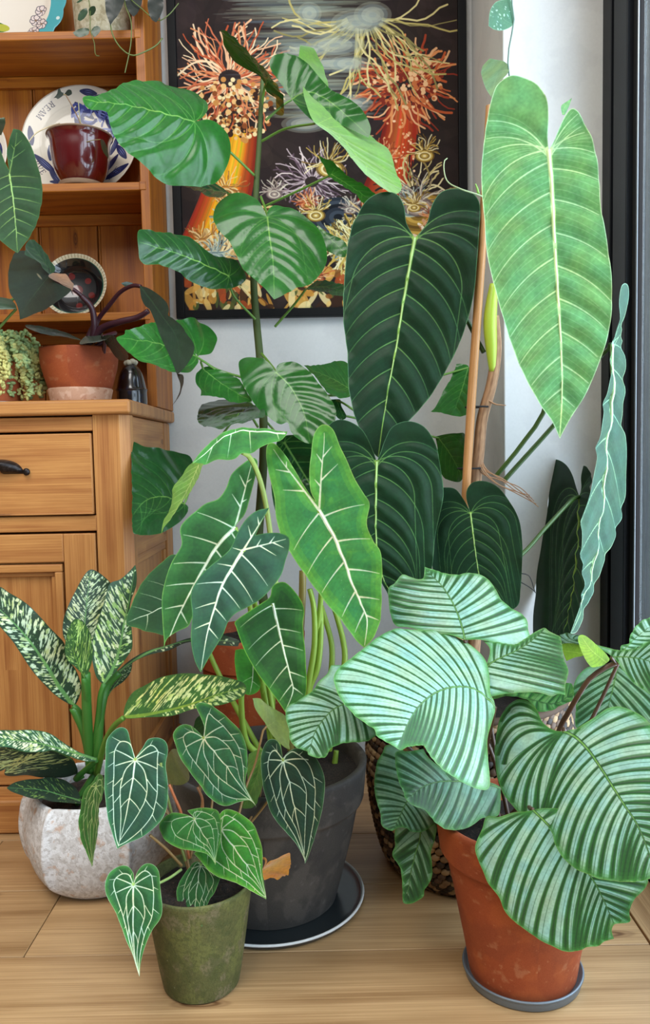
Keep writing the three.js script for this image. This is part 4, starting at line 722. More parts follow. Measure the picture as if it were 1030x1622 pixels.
// basket with the velvet climber
const BP = [0.262, 0, -1.46];
const velvet = thing('velvet_philodendron', 'tall climber with huge velvety heart leaves in dark woven basket', 'potted plant', BP);
{
  const prof = [[0.145, 0.0], [0.165, 0.03], [0.182, 0.10], [0.19, 0.18], [0.188, 0.26], [0.18, 0.32]];
  part('basket_lining', lathe([[0.0001, 0.004], [0.14, 0.004], [0.160, 0.03], [0.177, 0.10], [0.185, 0.18], [0.183, 0.26], [0.175, 0.318], [0.170, 0.318], [0.172, 0.26], [0.0001, 0.25]], BP, 64), std({ color: '#1b120c', roughness: 0.9 }), velvet);
  part('soil', soilDisc(0.168, [BP[0], 0.272, BP[2]], 13), M.soil, velvet);
  const bead = new THREE.SphereGeometry(1, 8, 6), rows = 30, per = 70, im = new THREE.InstancedMesh(bead, std({ color: '#ffffff', roughness: 0.6 }), rows * per), cv = new THREE.SplineCurve(prof.map((p) => new THREE.Vector2(...p))), r = rng(17), o = new THREE.Object3D(), col = new THREE.Color();
  let k = 0;
  for (let i = 0; i < rows; i++) { const p = cv.getPoint((i + 0.5) / rows), q = cv.getTangent((i + 0.5) / rows); for (let j = 0; j < per; j++) { const a = (j + (i % 2) * 0.5) / per * Math.PI * 2; o.position.set(Math.cos(a) * p.x, p.y, Math.sin(a) * p.x); o.rotation.set(0, -a, 0); o.rotateZ(-Math.atan2(q.x, q.y)); o.rotateX(0.5); o.scale.set(0.0052, 0.0066, 0.0098); o.updateMatrix(); im.setMatrixAt(k, o.matrix); col.set(['#3a2a1c', '#8a6a48', '#241810', '#a98a64', '#5a4230'][Math.floor(r() * 5)]); im.setColorAt(k, col); k++; } }
  im.name = 'weave'; im.userData.kind = 'stuff'; im.castShadow = im.receiveShadow = true; velvet.add(im);
  const t = new THREE.TorusGeometry(0.179, 0.007, 10, 80); t.rotateX(Math.PI / 2); t.translate(BP[0], 0.323, BP[2]); part('basket_rim', t, std({ color: '#4a3524', roughness: 0.8 }), velvet);
}
// big terracotta pot of the fig, at the wall
const FP = [-0.182, 0, -1.86];
const fig = thing('umbrella_fig', 'tall slender tree with broad glossy heart leaves before the framed print', 'potted tree', FP);
{
  part('pot', lathe([[0.0001, 0], [0.088, 0], [0.092, 0.004], [0.105, 0.12], [0.118, 0.28], [0.123, 0.281], [0.128, 0.35], [0.126, 0.356], [0.119, 0.356], [0.113, 0.30], [0.0001, 0.298]], FP, 72), M.terracotta, fig);
  part('soil', soilDisc(0.114, [FP[0], 0.335, FP[2]], 15), M.soil, fig);
}
// ---------------------------------------------------------------- striped calathea
{
  const g = plantSpec(striped, V(TP[0] - 0.02, 0.225, TP[2]), 0.0034, '#4a2e1c'), k = (v, o) => leaf(g, 'calathea', v, o);
  k('M', { o: [[890, 612], [868, 560], [866, 480], [850, 410], [800, 345], [740, 300], [700, 290], [680, 268], [620, 264], [540, 254], [470, 270], [400, 312], [340, 365], [290, 405], [250, 440], [242, 480], [255, 540], [275, 580], [330, 650], [395, 702], [408, 735], [440, 755], [500, 790], [530, 778], [598, 770], [630, 820], [680, 865], [740, 895], [800, 918], [880, 918], [870, 820], [862, 740], [875, 680]], r: [[890, 612], [810, 545], [730, 533], [650, 555], [580, 610], [530, 690], [505, 775]], d: [1.09, 0.98, 0.068], n: 18, dirP: [[0.1, 1], [-0.3, 1]], dirN: [[0.05, -1], [-1, 0.25]], turnD: 0.45, turn: 0.7, cup: -0.15, wave: 0.012 });
  k('d', { o: [[235, 58], [290, 72], [340, 88], [400, 92], [460, 78], [520, 82], [560, 100], [600, 150], [630, 200], [680, 240], [740, 265], [765, 300], [770, 340], [782, 390], [740, 425], [700, 445], [640, 447], [560, 432], [500, 425], [430, 425], [360, 400], [250, 380], [150, 345], [90, 330], [60, 270], [50, 210], [50, 150], [80, 130], [120, 92], [160, 105], [200, 118], [228, 112]], r: [[440, 428], [430, 380], [405, 300], [370, 225], [320, 150], [270, 100], [237, 62]], d: [1.21, 1.32, 0.02], n: 13, a0: 1.5, turn: 0.5, cup: -0.2, pet: [[450, 520, 1.23], [480, 800, 1.22], [520, 1400, 1.14]] });
  k('d', { o: [[540, 570], [568, 480], [530, 430], [600, 437], [690, 450], [740, 425], [785, 395], [840, 368], [870, 385], [905, 400], [925, 410], [935, 450], [942, 510], [965, 575], [950, 640], [948, 695], [915, 690], [880, 702], [830, 690], [780, 685], [700, 690], [640, 700], [560, 725], [480, 770], [455, 740], [480, 640]], r: [[465, 750], [520, 610], [570, 548], [640, 510], [700, 482], [760, 445], [810, 405], [845, 372]], d: [1.13, 1.19, -0.07], n: 15, a0: 1.2, dirN: [[1, 0.16], [1, 0.25]], turn: 0.5, cup: -0.1 });
  k('c', { o: [[0, 560], [120, 545], [300, 570], [420, 560], [470, 560], [480, 505], [525, 515], [530, 600], [500, 630], [450, 650], [400, 680], [330, 690], [280, 680], [240, 620], [120, 590], [0, 610]], r: [[0, 590], [200, 600], [400, 640], [525, 570]], d: [1.16, 1.17, 0.02], n: 9, turn: 0.2, pal: { base: '#7fae5a', band: '#3f8330' } });
  k('a', { o: [[640, 330], [600, 300], [505, 250], [505, 100], [525, 40], [430, 35], [400, 120], [330, 190], [270, 270], [180, 335], [90, 380], [60, 420], [65, 500], [90, 590], [95, 660], [130, 720], [180, 750], [240, 770], [250, 800], [310, 820], [380, 815], [410, 780], [440, 735], [540, 695], [640, 680], [720, 665], [800, 615], [790, 580], [720, 500], [680, 420]], r: [[620, 330], [540, 380], [450, 430], [370, 510], [300, 620], [258, 785]], d: [1.12, 1.05, 0.04], n: 12, a0: 1.4, turn: 0.5, cup: -0.1 });
  k('b', { o: [[1000, 400], [900, 365], [750, 340], [620, 300], [480, 190], [440, 110], [330, 130], [240, 130], [225, 180], [230, 270], [250, 370], [280, 440], [300, 500], [370, 550], [430, 565], [480, 610], [530, 660], [600, 700], [690, 712], [770, 695], [830, 660], [880, 625], [960, 620], [995, 600], [1000, 500]], r: [[1000, 410], [850, 372], [700, 362], [560, 362], [450, 390], [370, 440], [312, 500]], d: [1.12, 1.05, 0.05], pal: { base: '#7ea284', band: '#1f521c' }, n: 12, a0: 1.2, turn: 0.4, cup: -0.12 });
  k('b', { o: [[160, 90], [130, 150], [90, 220], [70, 380], [80, 500], [110, 600], [120, 690], [190, 730], [240, 705], [300, 710], [340, 735], [400, 740], [450, 725], [510, 680], [520, 650], [480, 500], [460, 400], [400, 250], [240, 100]], r: [[400, 300], [350, 430], [290, 540], [245, 640], [205, 722]], d: [1.17, 1.12, 0.0], pal: { base: '#7ea284', band: '#1f521c' }, n: 12, turn: 0.5, cup: -0.1 });
  k('b', { o: [[230, 705], [215, 790], [220, 840], [200, 890], [205, 930], [240, 975], [260, 1020], [268, 1100], [270, 1170], [275, 1260], [330, 1272], [390, 1245], [430, 1215], [435, 1170], [475, 1110], [495, 1050], [492, 950], [485, 890], [510, 800], [525, 700], [480, 640], [400, 600], [300, 640]], r: [[420, 640], [395, 800], [365, 900], [330, 1050], [310, 1180], [292, 1262]], d: [1.16, 1.13, 0.03], pal: { base: '#7ea284', band: '#1f521c' }, n: 7, a0: 0.8, turn: 0.4, fold: 0.1 });
  k('b', { o: [[525, 680], [545, 770], [580, 830], [640, 860], [720, 840], [800, 780], [830, 720], [850, 640], [700, 640], [600, 650]], r: [[820, 660], [700, 740], [600, 838]], pal: { base: '#7ea284', band: '#1f521c' }, d: [1.15, 1.13], n: 7, turn: 0.4 });
  k('e', { o: [[540, 275], [480, 265], [420, 220], [385, 150], [340, 95], [260, 70], [200, 95], [150, 160], [130, 250], [118, 350], [130, 430], [140, 500], [165, 590], [220, 660], [280, 730], [350, 770], [400, 768], [455, 825], [470, 890], [520, 970], [600, 1035], [660, 1060], [720, 1090], [800, 1110], [900, 1122], [1000, 1115], [1060, 1090], [1120, 1020], [1150, 900], [1130, 700], [1110, 500], [1090, 350], [1040, 250], [980, 180], [900, 135], [840, 122], [780, 140], [720, 190], [650, 240], [600, 265]], r: [[540, 275], [610, 310], [680, 380], [750, 480], [820, 590], [890, 700], [950, 790], [1000, 900], [1060, 1075]], d: [1.06, 0.86, 0.0], n: 16, a0: 1.7, turn: 1.1, lobe: [1.78, 1.88, 1.98, 2.08, 2.18, 2.3, 2.42, 2.56], arcs: [[[530, 285], [440, 268], [350, 268], [270, 300], [215, 360], [185, 440]], [[525, 283], [435, 256], [340, 245], [255, 270], [195, 330], [160, 410]], [[520, 280], [430, 242], [335, 220], [245, 235], [180, 295], [140, 380]], [[510, 276], [425, 230], [330, 195], [240, 200], [172, 262], [130, 350]], [[495, 271], [415, 213], [325, 168], [240, 165], [172, 220], [125, 310]], [[470, 262], [400, 190], [318, 138], [240, 132], [178, 180], [140, 245]], [[440, 240], [390, 165], [315, 112], [245, 102], [190, 138], [155, 185]]], cup: -0.18, wave: 0.01, pet: [[540, 262, 1.062], [560, 330, 1.09], [420, 560, 1.12], [200, 800, 1.13]] });
  k('f', { o: [[330, 20], [260, 25], [180, 50], [110, 50], [85, 120], [45, 220], [60, 300], [90, 370], [120, 440], [180, 515], [210, 590], [270, 660], [340, 710], [420, 760], [500, 795], [560, 815], [640, 805], [680, 785], [740, 780], [770, 755], [828, 735], [815, 690], [830, 655], [870, 650], [920, 640], [915, 590], [935, 530], [970, 490], [1010, 450], [1020, 400], [950, 300], [800, 180], [600, 30], [450, 0]], r: [[370, 10], [480, 120], [600, 270], [700, 390], [770, 520], [826, 648]], d: [0.995, 0.94, 0.0], n: 14, a0: 1.5, turn: 0.55, lobe: [1.6, 1.72, 1.84, 1.96, 2.08, 2.2, 2.35, 2.5], cup: -0.12 });
  k('c', { o: [[565, 195], [590, 188], [620, 215], [680, 250], [750, 270], [820, 285], [900, 280], [960, 265], [1030, 225], [1120, 190], [1180, 240], [1190, 400], [1120, 600], [1030, 575], [980, 540], [920, 500], [870, 440], [820, 370], [770, 320], [720, 290], [640, 250], [600, 225]], r: [[770, 330], [880, 330], [1000, 350], [1185, 420]], d: [1.05, 0.98, -0.02], n: 10, a0: 1.3, turn: 0.4, pet: [[818, 362, 1.052], [740, 400, 1.055], [640, 470, 1.06], [570, 570, 1.07], [500, 690, 1.09], [440, 800, 1.11], [300, 1300, 1.13]], pr: 0.0042 });
  leaf(g, 'calatheaBack', 'c', { o: [[565, 195], [600, 190], [650, 225], [700, 270], [750, 320], [765, 352], [730, 382], [690, 395], [650, 398], [620, 370], [590, 310], [570, 260], [560, 225]], r: [[745, 368], [650, 290], [590, 210]], d: [1.055, 1.055, 0.02], pet: 0, label: 'lime underside of a turned leaf lobe' });
  k('c', { o: [[440, 190], [500, 180], [550, 190], [590, 215], [590, 260], [460, 255]], r: [[450, 235], [520, 215], [588, 235]], d: [1.2, 1.18, 0.03], n: 6, pet: 0 });
  leaf(g, 'calatheaBack', 'c', { o: [[452, 248], [560, 240], [590, 290], [590, 325], [540, 335], [485, 360], [468, 320]], r: [[590, 310], [530, 300], [455, 290]], d: [1.19, 1.2, 0], pet: 0 });
  k('c', { o: [[835, 285], [845, 250], [890, 242], [900, 190], [950, 115], [1030, 70], [1110, 60], [1130, 200], [1030, 230], [960, 260], [900, 290]], r: [[860, 280], [940, 200], [1100, 80]], d: [1.10, 1.14, -0.05], n: 8, turn: 0.3 });
  k('c', { o: [[640, 392], [590, 420], [550, 470], [528, 530], [530, 590], [545, 640], [540, 760], [560, 800], [640, 800], [740, 760], [850, 740], [960, 760], [1040, 830], [1120, 700], [1120, 560], [1030, 500], [930, 440], [860, 400], [800, 370], [740, 380]], r: [[820, 380], [780, 560], [720, 790]], d: [1.2, 1.14, 0.04], pal: { base: '#7ea284', band: '#1f521c' }, n: 9, a0: 1.0, turn: 0.2, pet: [[940, 520, 1.18], [860, 640, 1.17], [600, 1100, 1.14]] });
}
// ---------------------------------------------------------------- velvet philodendron
{
  const g = plantSpec(velvet, V(0.262, 0.36, -1.46), 0.0045, '#3c5a24'), k = (v, o, c = '#a9c878') => leaf(g, 'velvet', v, o, c);
  k('E', { o: [[262, 195], [235, 150], [228, 100], [205, 60], [160, 52], [110, 75], [70, 130], [45, 200], [35, 300], [28, 380], [30, 480], [42, 580], [45, 680], [60, 760], [80, 820], [105, 870], [130, 905], [145, 918], [190, 850], [250, 790], [310, 720], [360, 640], [400, 560], [430, 480], [455, 380], [465, 280], [472, 180], [475, 90], [450, 50], [400, 38], [350, 50], [320, 90], [300, 150]], r: [[262, 195], [245, 290], [222, 420], [200, 560], [170, 720], [143, 912]], d: [1.43, 1.42, 0.04], to: V(0.30, 0.95, -1.455), cup: -0.1, fold: 0.1 });
  k('x', { o: [[596, 731], [603, 715], [610, 697], [622, 676], [646, 667], [672, 676], [690, 704], [698, 745], [702, 785], [694, 826], [688, 857], [684, 900], [668, 940], [645, 975], [625, 960], [600, 915], [575, 860], [552, 800], [535, 740], [522, 695], [520, 675], [535, 665], [555, 668], [575, 682], [588, 707]], r: [[596, 731], [595, 800], [596, 860], [608, 920], [642, 970]], d: [1.38, 1.36, 0.03], to: V(0.29, 0.6, -1.46) });
  k('F', { o: [[295, 445], [275, 400], [240, 350], [200, 340], [170, 350], [150, 420], [140, 560], [138, 650], [160, 720], [240, 800], [350, 860], [440, 850], [490, 822], [500, 760], [505, 680], [508, 600], [500, 500], [480, 440], [450, 390], [410, 340], [360, 315], [310, 318], [285, 345], [280, 380], [287, 420]], r: [[295, 445], [305, 520], [318, 620], [335, 720], [370, 850]], d: [1.39, 1.37, 0.03], to: V(0.28, 0.5, -1.47) });
  k('x', { o: [[870, 235], [868, 217], [869, 186], [866, 159], [851, 136], [828, 124], [809, 121], [789, 134], [780, 155], [772, 190], [766, 233], [763, 272], [764, 311], [768, 350], [770, 385], [774, 415], [785, 460], [797, 503], [809, 542], [824, 581], [841, 615], [860, 647], [875, 668], [887, 695], [904, 663], [928, 625], [947, 581], [962, 537], [969, 494], [969, 445], [964, 401], [957, 358], [951, 320], [950, 291], [946, 252], [937, 217], [925, 194], [917, 177], [906, 173], [896, 183], [886, 202], [879, 219]], r: [[870, 235], [875, 300], [879, 380], [884, 460], [889, 540], [891, 620], [887, 690]], d: [1.28, 1.24, 0.05], pal: { base: '#6b9c62', light: '#86b478', vein: '#c4dcb4', rib: '#d2e6a8', edge: '#cfe2c0' }, fine: 0.55, n: 8, fold: 0.12, pet: [[868, 400, 1.34], [866, 640, 1.40], [826, 705, 1.43], [787, 753, 1.46]], label: 'paler green young leaf' }, '#cfe3a6');  // paler palette: window sheen on the velvet painted into the colour
  leaf(g, 'velvet', 'D', { o: [[680, 455], [675, 420], [700, 400], [717, 390], [708, 420], [690, 455]], r: [[684, 452], [690, 425], [714, 393]], d: [1.285, 1.30], pet: 0, pal: { base: '#6a9a62' } });  // curled lobe of that leaf, in the same sheen-painted green
  k('x', { o: [[974, 548], [979, 530], [984, 510], [981, 480], [983, 455], [989, 449], [994, 456], [995, 476], [990, 510], [989, 540], [991, 580], [990, 620], [986, 645], [989, 690], [992, 725], [993, 764], [991, 795], [983, 826], [972, 857], [956, 892], [945, 927], [933, 955], [925, 978], [914, 1001], [904, 1003], [910, 986], [921, 955], [927, 935], [925, 892], [922, 854], [923, 826], [933, 784], [941, 745], [948, 710], [954, 671], [960, 640], [966, 605], [972, 575]], r: [[976, 545], [972, 640], [962, 740], [952, 850], [932, 940], [907, 1000]], d: [1.30, 1.22, -0.35], pal: { base: '#2f5240', light: '#426a54', vein: '#7f9e88', rib: '#a0bc98', edge: '#98b098' }, n: 7, fold: 0.02, cup: 0, pet: [[965, 552, 1.32], [950, 566, 1.34], [905, 640, 1.42], [800, 760, 1.46]] }, '#b8d4a0');  // lighter palette than its neighbours: grazing sheen painted into the green
  k('F', { o: [[728, 375], [722, 310], [700, 260], [665, 232], [630, 225], [608, 240], [610, 300], [615, 380], [600, 450], [580, 520], [565, 600], [555, 700], [550, 800], [548, 900], [560, 960], [620, 990], [665, 1000], [710, 920], [740, 830], [760, 770], [770, 700], [775, 600], [770, 500], [775, 400], [785, 320], [775, 260], [760, 252], [750, 290], [740, 340]], r: [[728, 375], [730, 480], [722, 620], [705, 760], [685, 860], [662, 990]], d: [1.57, 1.52, 0.45], pet: [[715, 390, 1.55], [600, 510, 1.52], [510, 610, 1.50], [300, 760, 1.47]] }, '#7d9a3c');
  // woody stem, sheath, stake with ties, aerial roots
  part('stem', tube([Q('E', 520, 455, 1.44), Q('E', 528, 560, 1.44), Q('E', 512, 680, 1.44), Q('E', 482, 790, 1.445), Q('E', 470, 910, 1.45), Q('F', 318, 330, 1.455), V(0.285, 0.55, -1.46), V(0.262, 0.27, -1.46)], 0.0095, 0.0125, 50, 10), M.bark, g);
  part('leaf_sheath', tube([Q('E', 520, 350, 1.43), Q('E', 508, 470, 1.43), Q('E', 512, 560, 1.432), Q('E', 516, 635, 1.436)], (u) => 0.004 + 0.008 * Math.sin(0.4 + u * 2.5), 0, 20, 8), stalk('#a9c23a'), g, 'yellow-green leaf sheath');
  part('stake', tube([P(777, 168, 1.425), P(763, 400, 1.425), P(748, 620, 1.425), P(738, 790, 1.425), V(0.238, 0.26, -1.44)], 0.0078, 0.0082, 20, 12), M.bamboo, g);
  for (const [x, y, d] of [[455, 751, 1.433], [430, 952, 1.433]]) { const c = Q('E', x, y, d), t = new THREE.TorusGeometry(0.013, 0.0018, 6, 24); t.rotateX(Math.PI / 2); t.scale(1.5, 1, 1); t.translate(c.x + 0.006, c.y, c.z - 0.004); part('tie', t, M.rubber, g); }
  for (let i = 0; i < 5; i++) { const j = (k) => Math.sin(i * 2.3 + k) * 11; part('aerial_root', tube([Q('F', 335 + j(0), 225, 1.45), Q('F', 350 + j(1), 270 + j(3), 1.44), Q('F', 410 + j(2), 310 + j(5), 1.43), Q('F', 490 + j(3), 352 + j(6), 1.425), Q('F', 575 - i * 9, 420 - i * 12, 1.42)], 0.0015, 0.0008, 24, 6), M.bark, g); }
  part('aerial_root', tube([Q('E', 500, 728, 1.435), Q('E', 525, 742, 1.43), Q('E', 560, 746, 1.428)], 0.0022, 0.0008, 10, 6), M.bark, g);
  for (const [a, b, c] of [[[500, 690], [535, 700], [562, 770]], [[500, 725], [535, 745], [560, 765]]]) part('aerial_root', tube([Q('F', a[0], a[1], 1.42), Q('F', b[0], b[1], 1.43), Q('F', c[0], c[1], 1.45)], 0.001, 0.0008, 10, 6), M.rubber, g);
}
// ---------------------------------------------------------------- fig
{
  const g = plantSpec(fig, V(-0.17, 0.9, -1.72), 0.0028, '#5f8a34'), k = (v, o) => leaf(g, 'fig', v, o), shadedGreen = { base: '#1d5426', light: '#2c6a2e' };  // the darker palette has the shade on leaves further back painted in
  k('A', { o: [[795, 490], [830, 470], [855, 430], [855, 380], [820, 340], [770, 310], [690, 292], [600, 293], [520, 305], [480, 345], [430, 370], [400, 385], [340, 395], [350, 430], [390, 442], [440, 450], [460, 510], [500, 560], [560, 600], [620, 640], [700, 680], [780, 700], [860, 705], [910, 690], [945, 640], [958, 580], [945, 530], [900, 495], [850, 482]], r: [[795, 490], [700, 465], [600, 440], [500, 420], [400, 410], [348, 405]], d: [1.60, 1.50, 0.06], cup: -0.3, fold: -0.05, pet: [[900, 585, 1.66], [965, 645, 1.68], [1037, 715, 1.70]] });
  k('C', { o: [[500, 390], [440, 330], [395, 270], [360, 215], [375, 180], [430, 178], [480, 205], [520, 250], [560, 290], [620, 320], [660, 360], [682, 410], [675, 440], [640, 425], [590, 400], [550, 380]], r: [[425, 315], [480, 290], [560, 330], [672, 432]], d: [1.70, 1.62, 0], pet: [[410, 330, 1.705], [345, 385, 1.71]] });
  leaf(g, 'figBack', 'C', { o: [[430, 205], [470, 220], [510, 260], [540, 330], [590, 360], [640, 410], [690, 460], [730, 490], [760, 560], [780, 600], [760, 622], [720, 610], [690, 590], [640, 540], [600, 480], [560, 440], [520, 410], [500, 390], [470, 340], [445, 270]], r: [[505, 390], [580, 430], [660, 520], [772, 612]], d: [1.58, 1.48, -0.3], pal: { base: '#74b81a', vein: '#9ad63e' }, pet: [[500, 396, 1.60], [400, 415, 1.68], [332, 452, 1.71]], label: 'bright lime young leaf' });  // lime palette: the glow of light from behind is painted into the colour
  k('C', { o: [[200, 98], [235, 115], [290, 165], [330, 210], [370, 250], [395, 290], [410, 340], [405, 362], [385, 355], [380, 310], [350, 290], [325, 250], [290, 220], [250, 190], [220, 150]], r: [[345, 265], [290, 190], [205, 102]], d: [1.66, 1.58, -0.2], pet: [[340, 290, 1.70], [333, 340, 1.71]] });
  k('C', { o: [[350, 690], [320, 640], [280, 610], [230, 602], [185, 630], [173, 680], [190, 720], [225, 760], [250, 810], [275, 860], [310, 890], [340, 920], [372, 958], [400, 945], [440, 920], [490, 900], [530, 850], [540, 790], [520, 730], [480, 690], [420, 660], [375, 655], [352, 672]], r: [[350, 690], [358, 760], [368, 830], [373, 950]], d: [1.60, 1.51, 0.0], cup: -0.22, pet: [[345, 670, 1.64], [330, 630, 1.69]] });
  k('C', { o: [[-60, 735], [0, 733], [60, 735], [120, 760], [180, 810], [240, 815], [270, 850], [285, 890], [250, 915], [190, 920], [130, 900], [80, 870], [20, 845], [-40, 835], [-60, 800]], r: [[230, 880], [120, 830], [40, 800], [-57, 775]], d: [1.64, 1.55, 0.05], cup: -0.3, pal: shadedGreen, pet: [[240, 940, 1.67], [312, 1022, 1.70]] });
  k('C', { o: [[5, 552], [80, 555], [160, 575], [230, 610], [200, 630], [140, 622], [80, 590], [20, 565]], r: [[225, 612], [120, 590], [10, 555]], d: [1.72, 1.65, 0.2], pal: shadedGreen, pet: [[320, 640, 1.71]] });
  k('C', { o: [[515, 505], [560, 520], [610, 560], [660, 590], [697, 620], [690, 650], [655, 645], [630, 615], [590, 590], [550, 560]], r: [[558, 552], [610, 585], [690, 640]], d: [1.62, 1.56, -0.06], pet: [[555, 560, 1.63], [450, 610, 1.67], [342, 660, 1.71]] });
  k('C', { o: [[510, 715], [540, 740], [590, 765], [606, 790], [600, 822], [570, 815], [530, 790]], r: [[515, 725], [560, 770], [602, 810]], d: [1.66, 1.62], pet: 0 });
  k('C', { o: [[470, 920], [510, 892], [560, 900], [600, 912], [610, 945], [530, 935]], r: [[472, 918], [530, 912], [605, 930]], d: [1.66, 1.6, -0.08], pet: [[440, 970, 1.68], [375, 1045, 1.70]], pal: shadedGreen });
  k('i', { o: [[375, 95], [350, 60], [300, 25], [220, 8], [165, 25], [165, 80], [185, 150], [220, 220], [260, 280], [320, 340], [400, 392], [445, 385], [460, 430], [500, 475], [565, 502], [600, 480], [650, 430], [700, 390], [718, 330], [700, 270], [660, 210], [610, 150], [560, 90], [500, 50], [440, 40], [390, 60]], r: [[378, 100], [450, 170], [500, 250], [540, 340], [570, 495]], d: [1.58, 1.50, 0.0], cup: -0.2, pet: [[370, 85, 1.63], [300, 0, 1.70]] });
  k('G', { o: [[275, 120], [310, 95], [360, 110], [430, 140], [465, 190], [490, 235], [420, 238], [370, 220], [320, 215], [290, 225], [290, 190], [270, 160]], r: [[300, 105], [370, 160], [485, 232]], d: [1.66, 1.60, -0.05], pet: [[290, 75, 1.67], [350, 110, 1.69], [520, 160, 1.71]] });
  k('G', { o: [[275, 300], [300, 265], [360, 245], [440, 240], [520, 250], [545, 300], [530, 340], [440, 345], [360, 358], [300, 330]], r: [[470, 250], [400, 300], [280, 305]], d: [1.68, 1.62, 0.5], pal: shadedGreen, pet: [[480, 280, 1.68], [512, 335, 1.70]] });
  k('G', { o: [[690, 95], [760, 90], [830, 82], [865, 100], [890, 150], [880, 210], [800, 222], [770, 190], [740, 140]], r: [[870, 180], [800, 140], [695, 97]], d: [1.76, 1.7, 0.1] });
  k('G', { o: [[795, 225], [830, 225], [835, 250], [855, 290], [840, 305], [815, 290]], r: [[815, 228], [830, 260], [845, 300]], d: [1.76, 1.74], pal: shadedGreen, pet: [[840, 240, 1.75], [900, 280, 1.74]] });
  k('H', { o: [[715, 205], [740, 200], [790, 225], [850, 240], [910, 245], [980, 260], [1040, 300], [1060, 420], [1000, 520], [1030, 560], [1000, 620], [920, 680], [840, 712], [760, 710], [725, 690], [722, 500], [715, 350]], r: [[1010, 540], [900, 500], [800, 520], [728, 600]], d: [1.66, 1.545, 0.02], pal: shadedGreen, cup: -0.1, wave: 0.03, label: 'puckered leaf beside the dresser' });
  k('U', { o: [[170, 515], [230, 490], [240, 455], [330, 435], [440, 400], [560, 400], [700, 380], [800, 395], [880, 440], [935, 510], [940, 560], [900, 640], [830, 645], [790, 630], [815, 680], [790, 730], [720, 800], [640, 790], [560, 770], [450, 720], [360, 710], [280, 640], [200, 570]], r: [[800, 650], [650, 600], [450, 540], [185, 517]], d: [1.63, 1.50, 0.08], pet: [[850, 700, 1.65], [965, 780, 1.67], [1250, 940, 1.71]] });
  k('j', { o: [[170, 370], [215, 300], [270, 200], [330, 70], [400, 70], [420, 200], [410, 360], [330, 392], [230, 370]], r: [[400, 80], [360, 220], [300, 385]], d: [1.76, 1.70, 0.05] });
  k('j', { o: [[190, 520], [260, 505], [330, 500], [390, 510], [395, 640], [375, 760], [350, 805], [280, 795], [235, 760], [215, 640]], r: [[210, 530], [290, 640], [365, 790]], d: [1.75, 1.68, 0.05] });
  k('x', { o: [[440, 690], [520, 690], [580, 720], [590, 800], [560, 870], [500, 880], [450, 840], [430, 770]], r: [[450, 700], [500, 780], [560, 868]], d: [1.68, 1.62], pal: shadedGreen });
  part('trunk', tube([P(416, 122, 1.71), P(413, 180, 1.71), P(410, 238, 1.71), P(406, 297, 1.71), P(402, 446, 1.715), P(407, 515, 1.72), P(412, 570, 1.72), P(418, 700, 1.75), P(410, 900, 1.8), V(FP[0] + 0.05, 0.33, FP[2])], (u) => lerp(0.0038, 0.012, Math.pow(u, 0.7)), 0, 70, 10), std({ color: '#4a5a2c', roughness: 0.7 }), g);
}
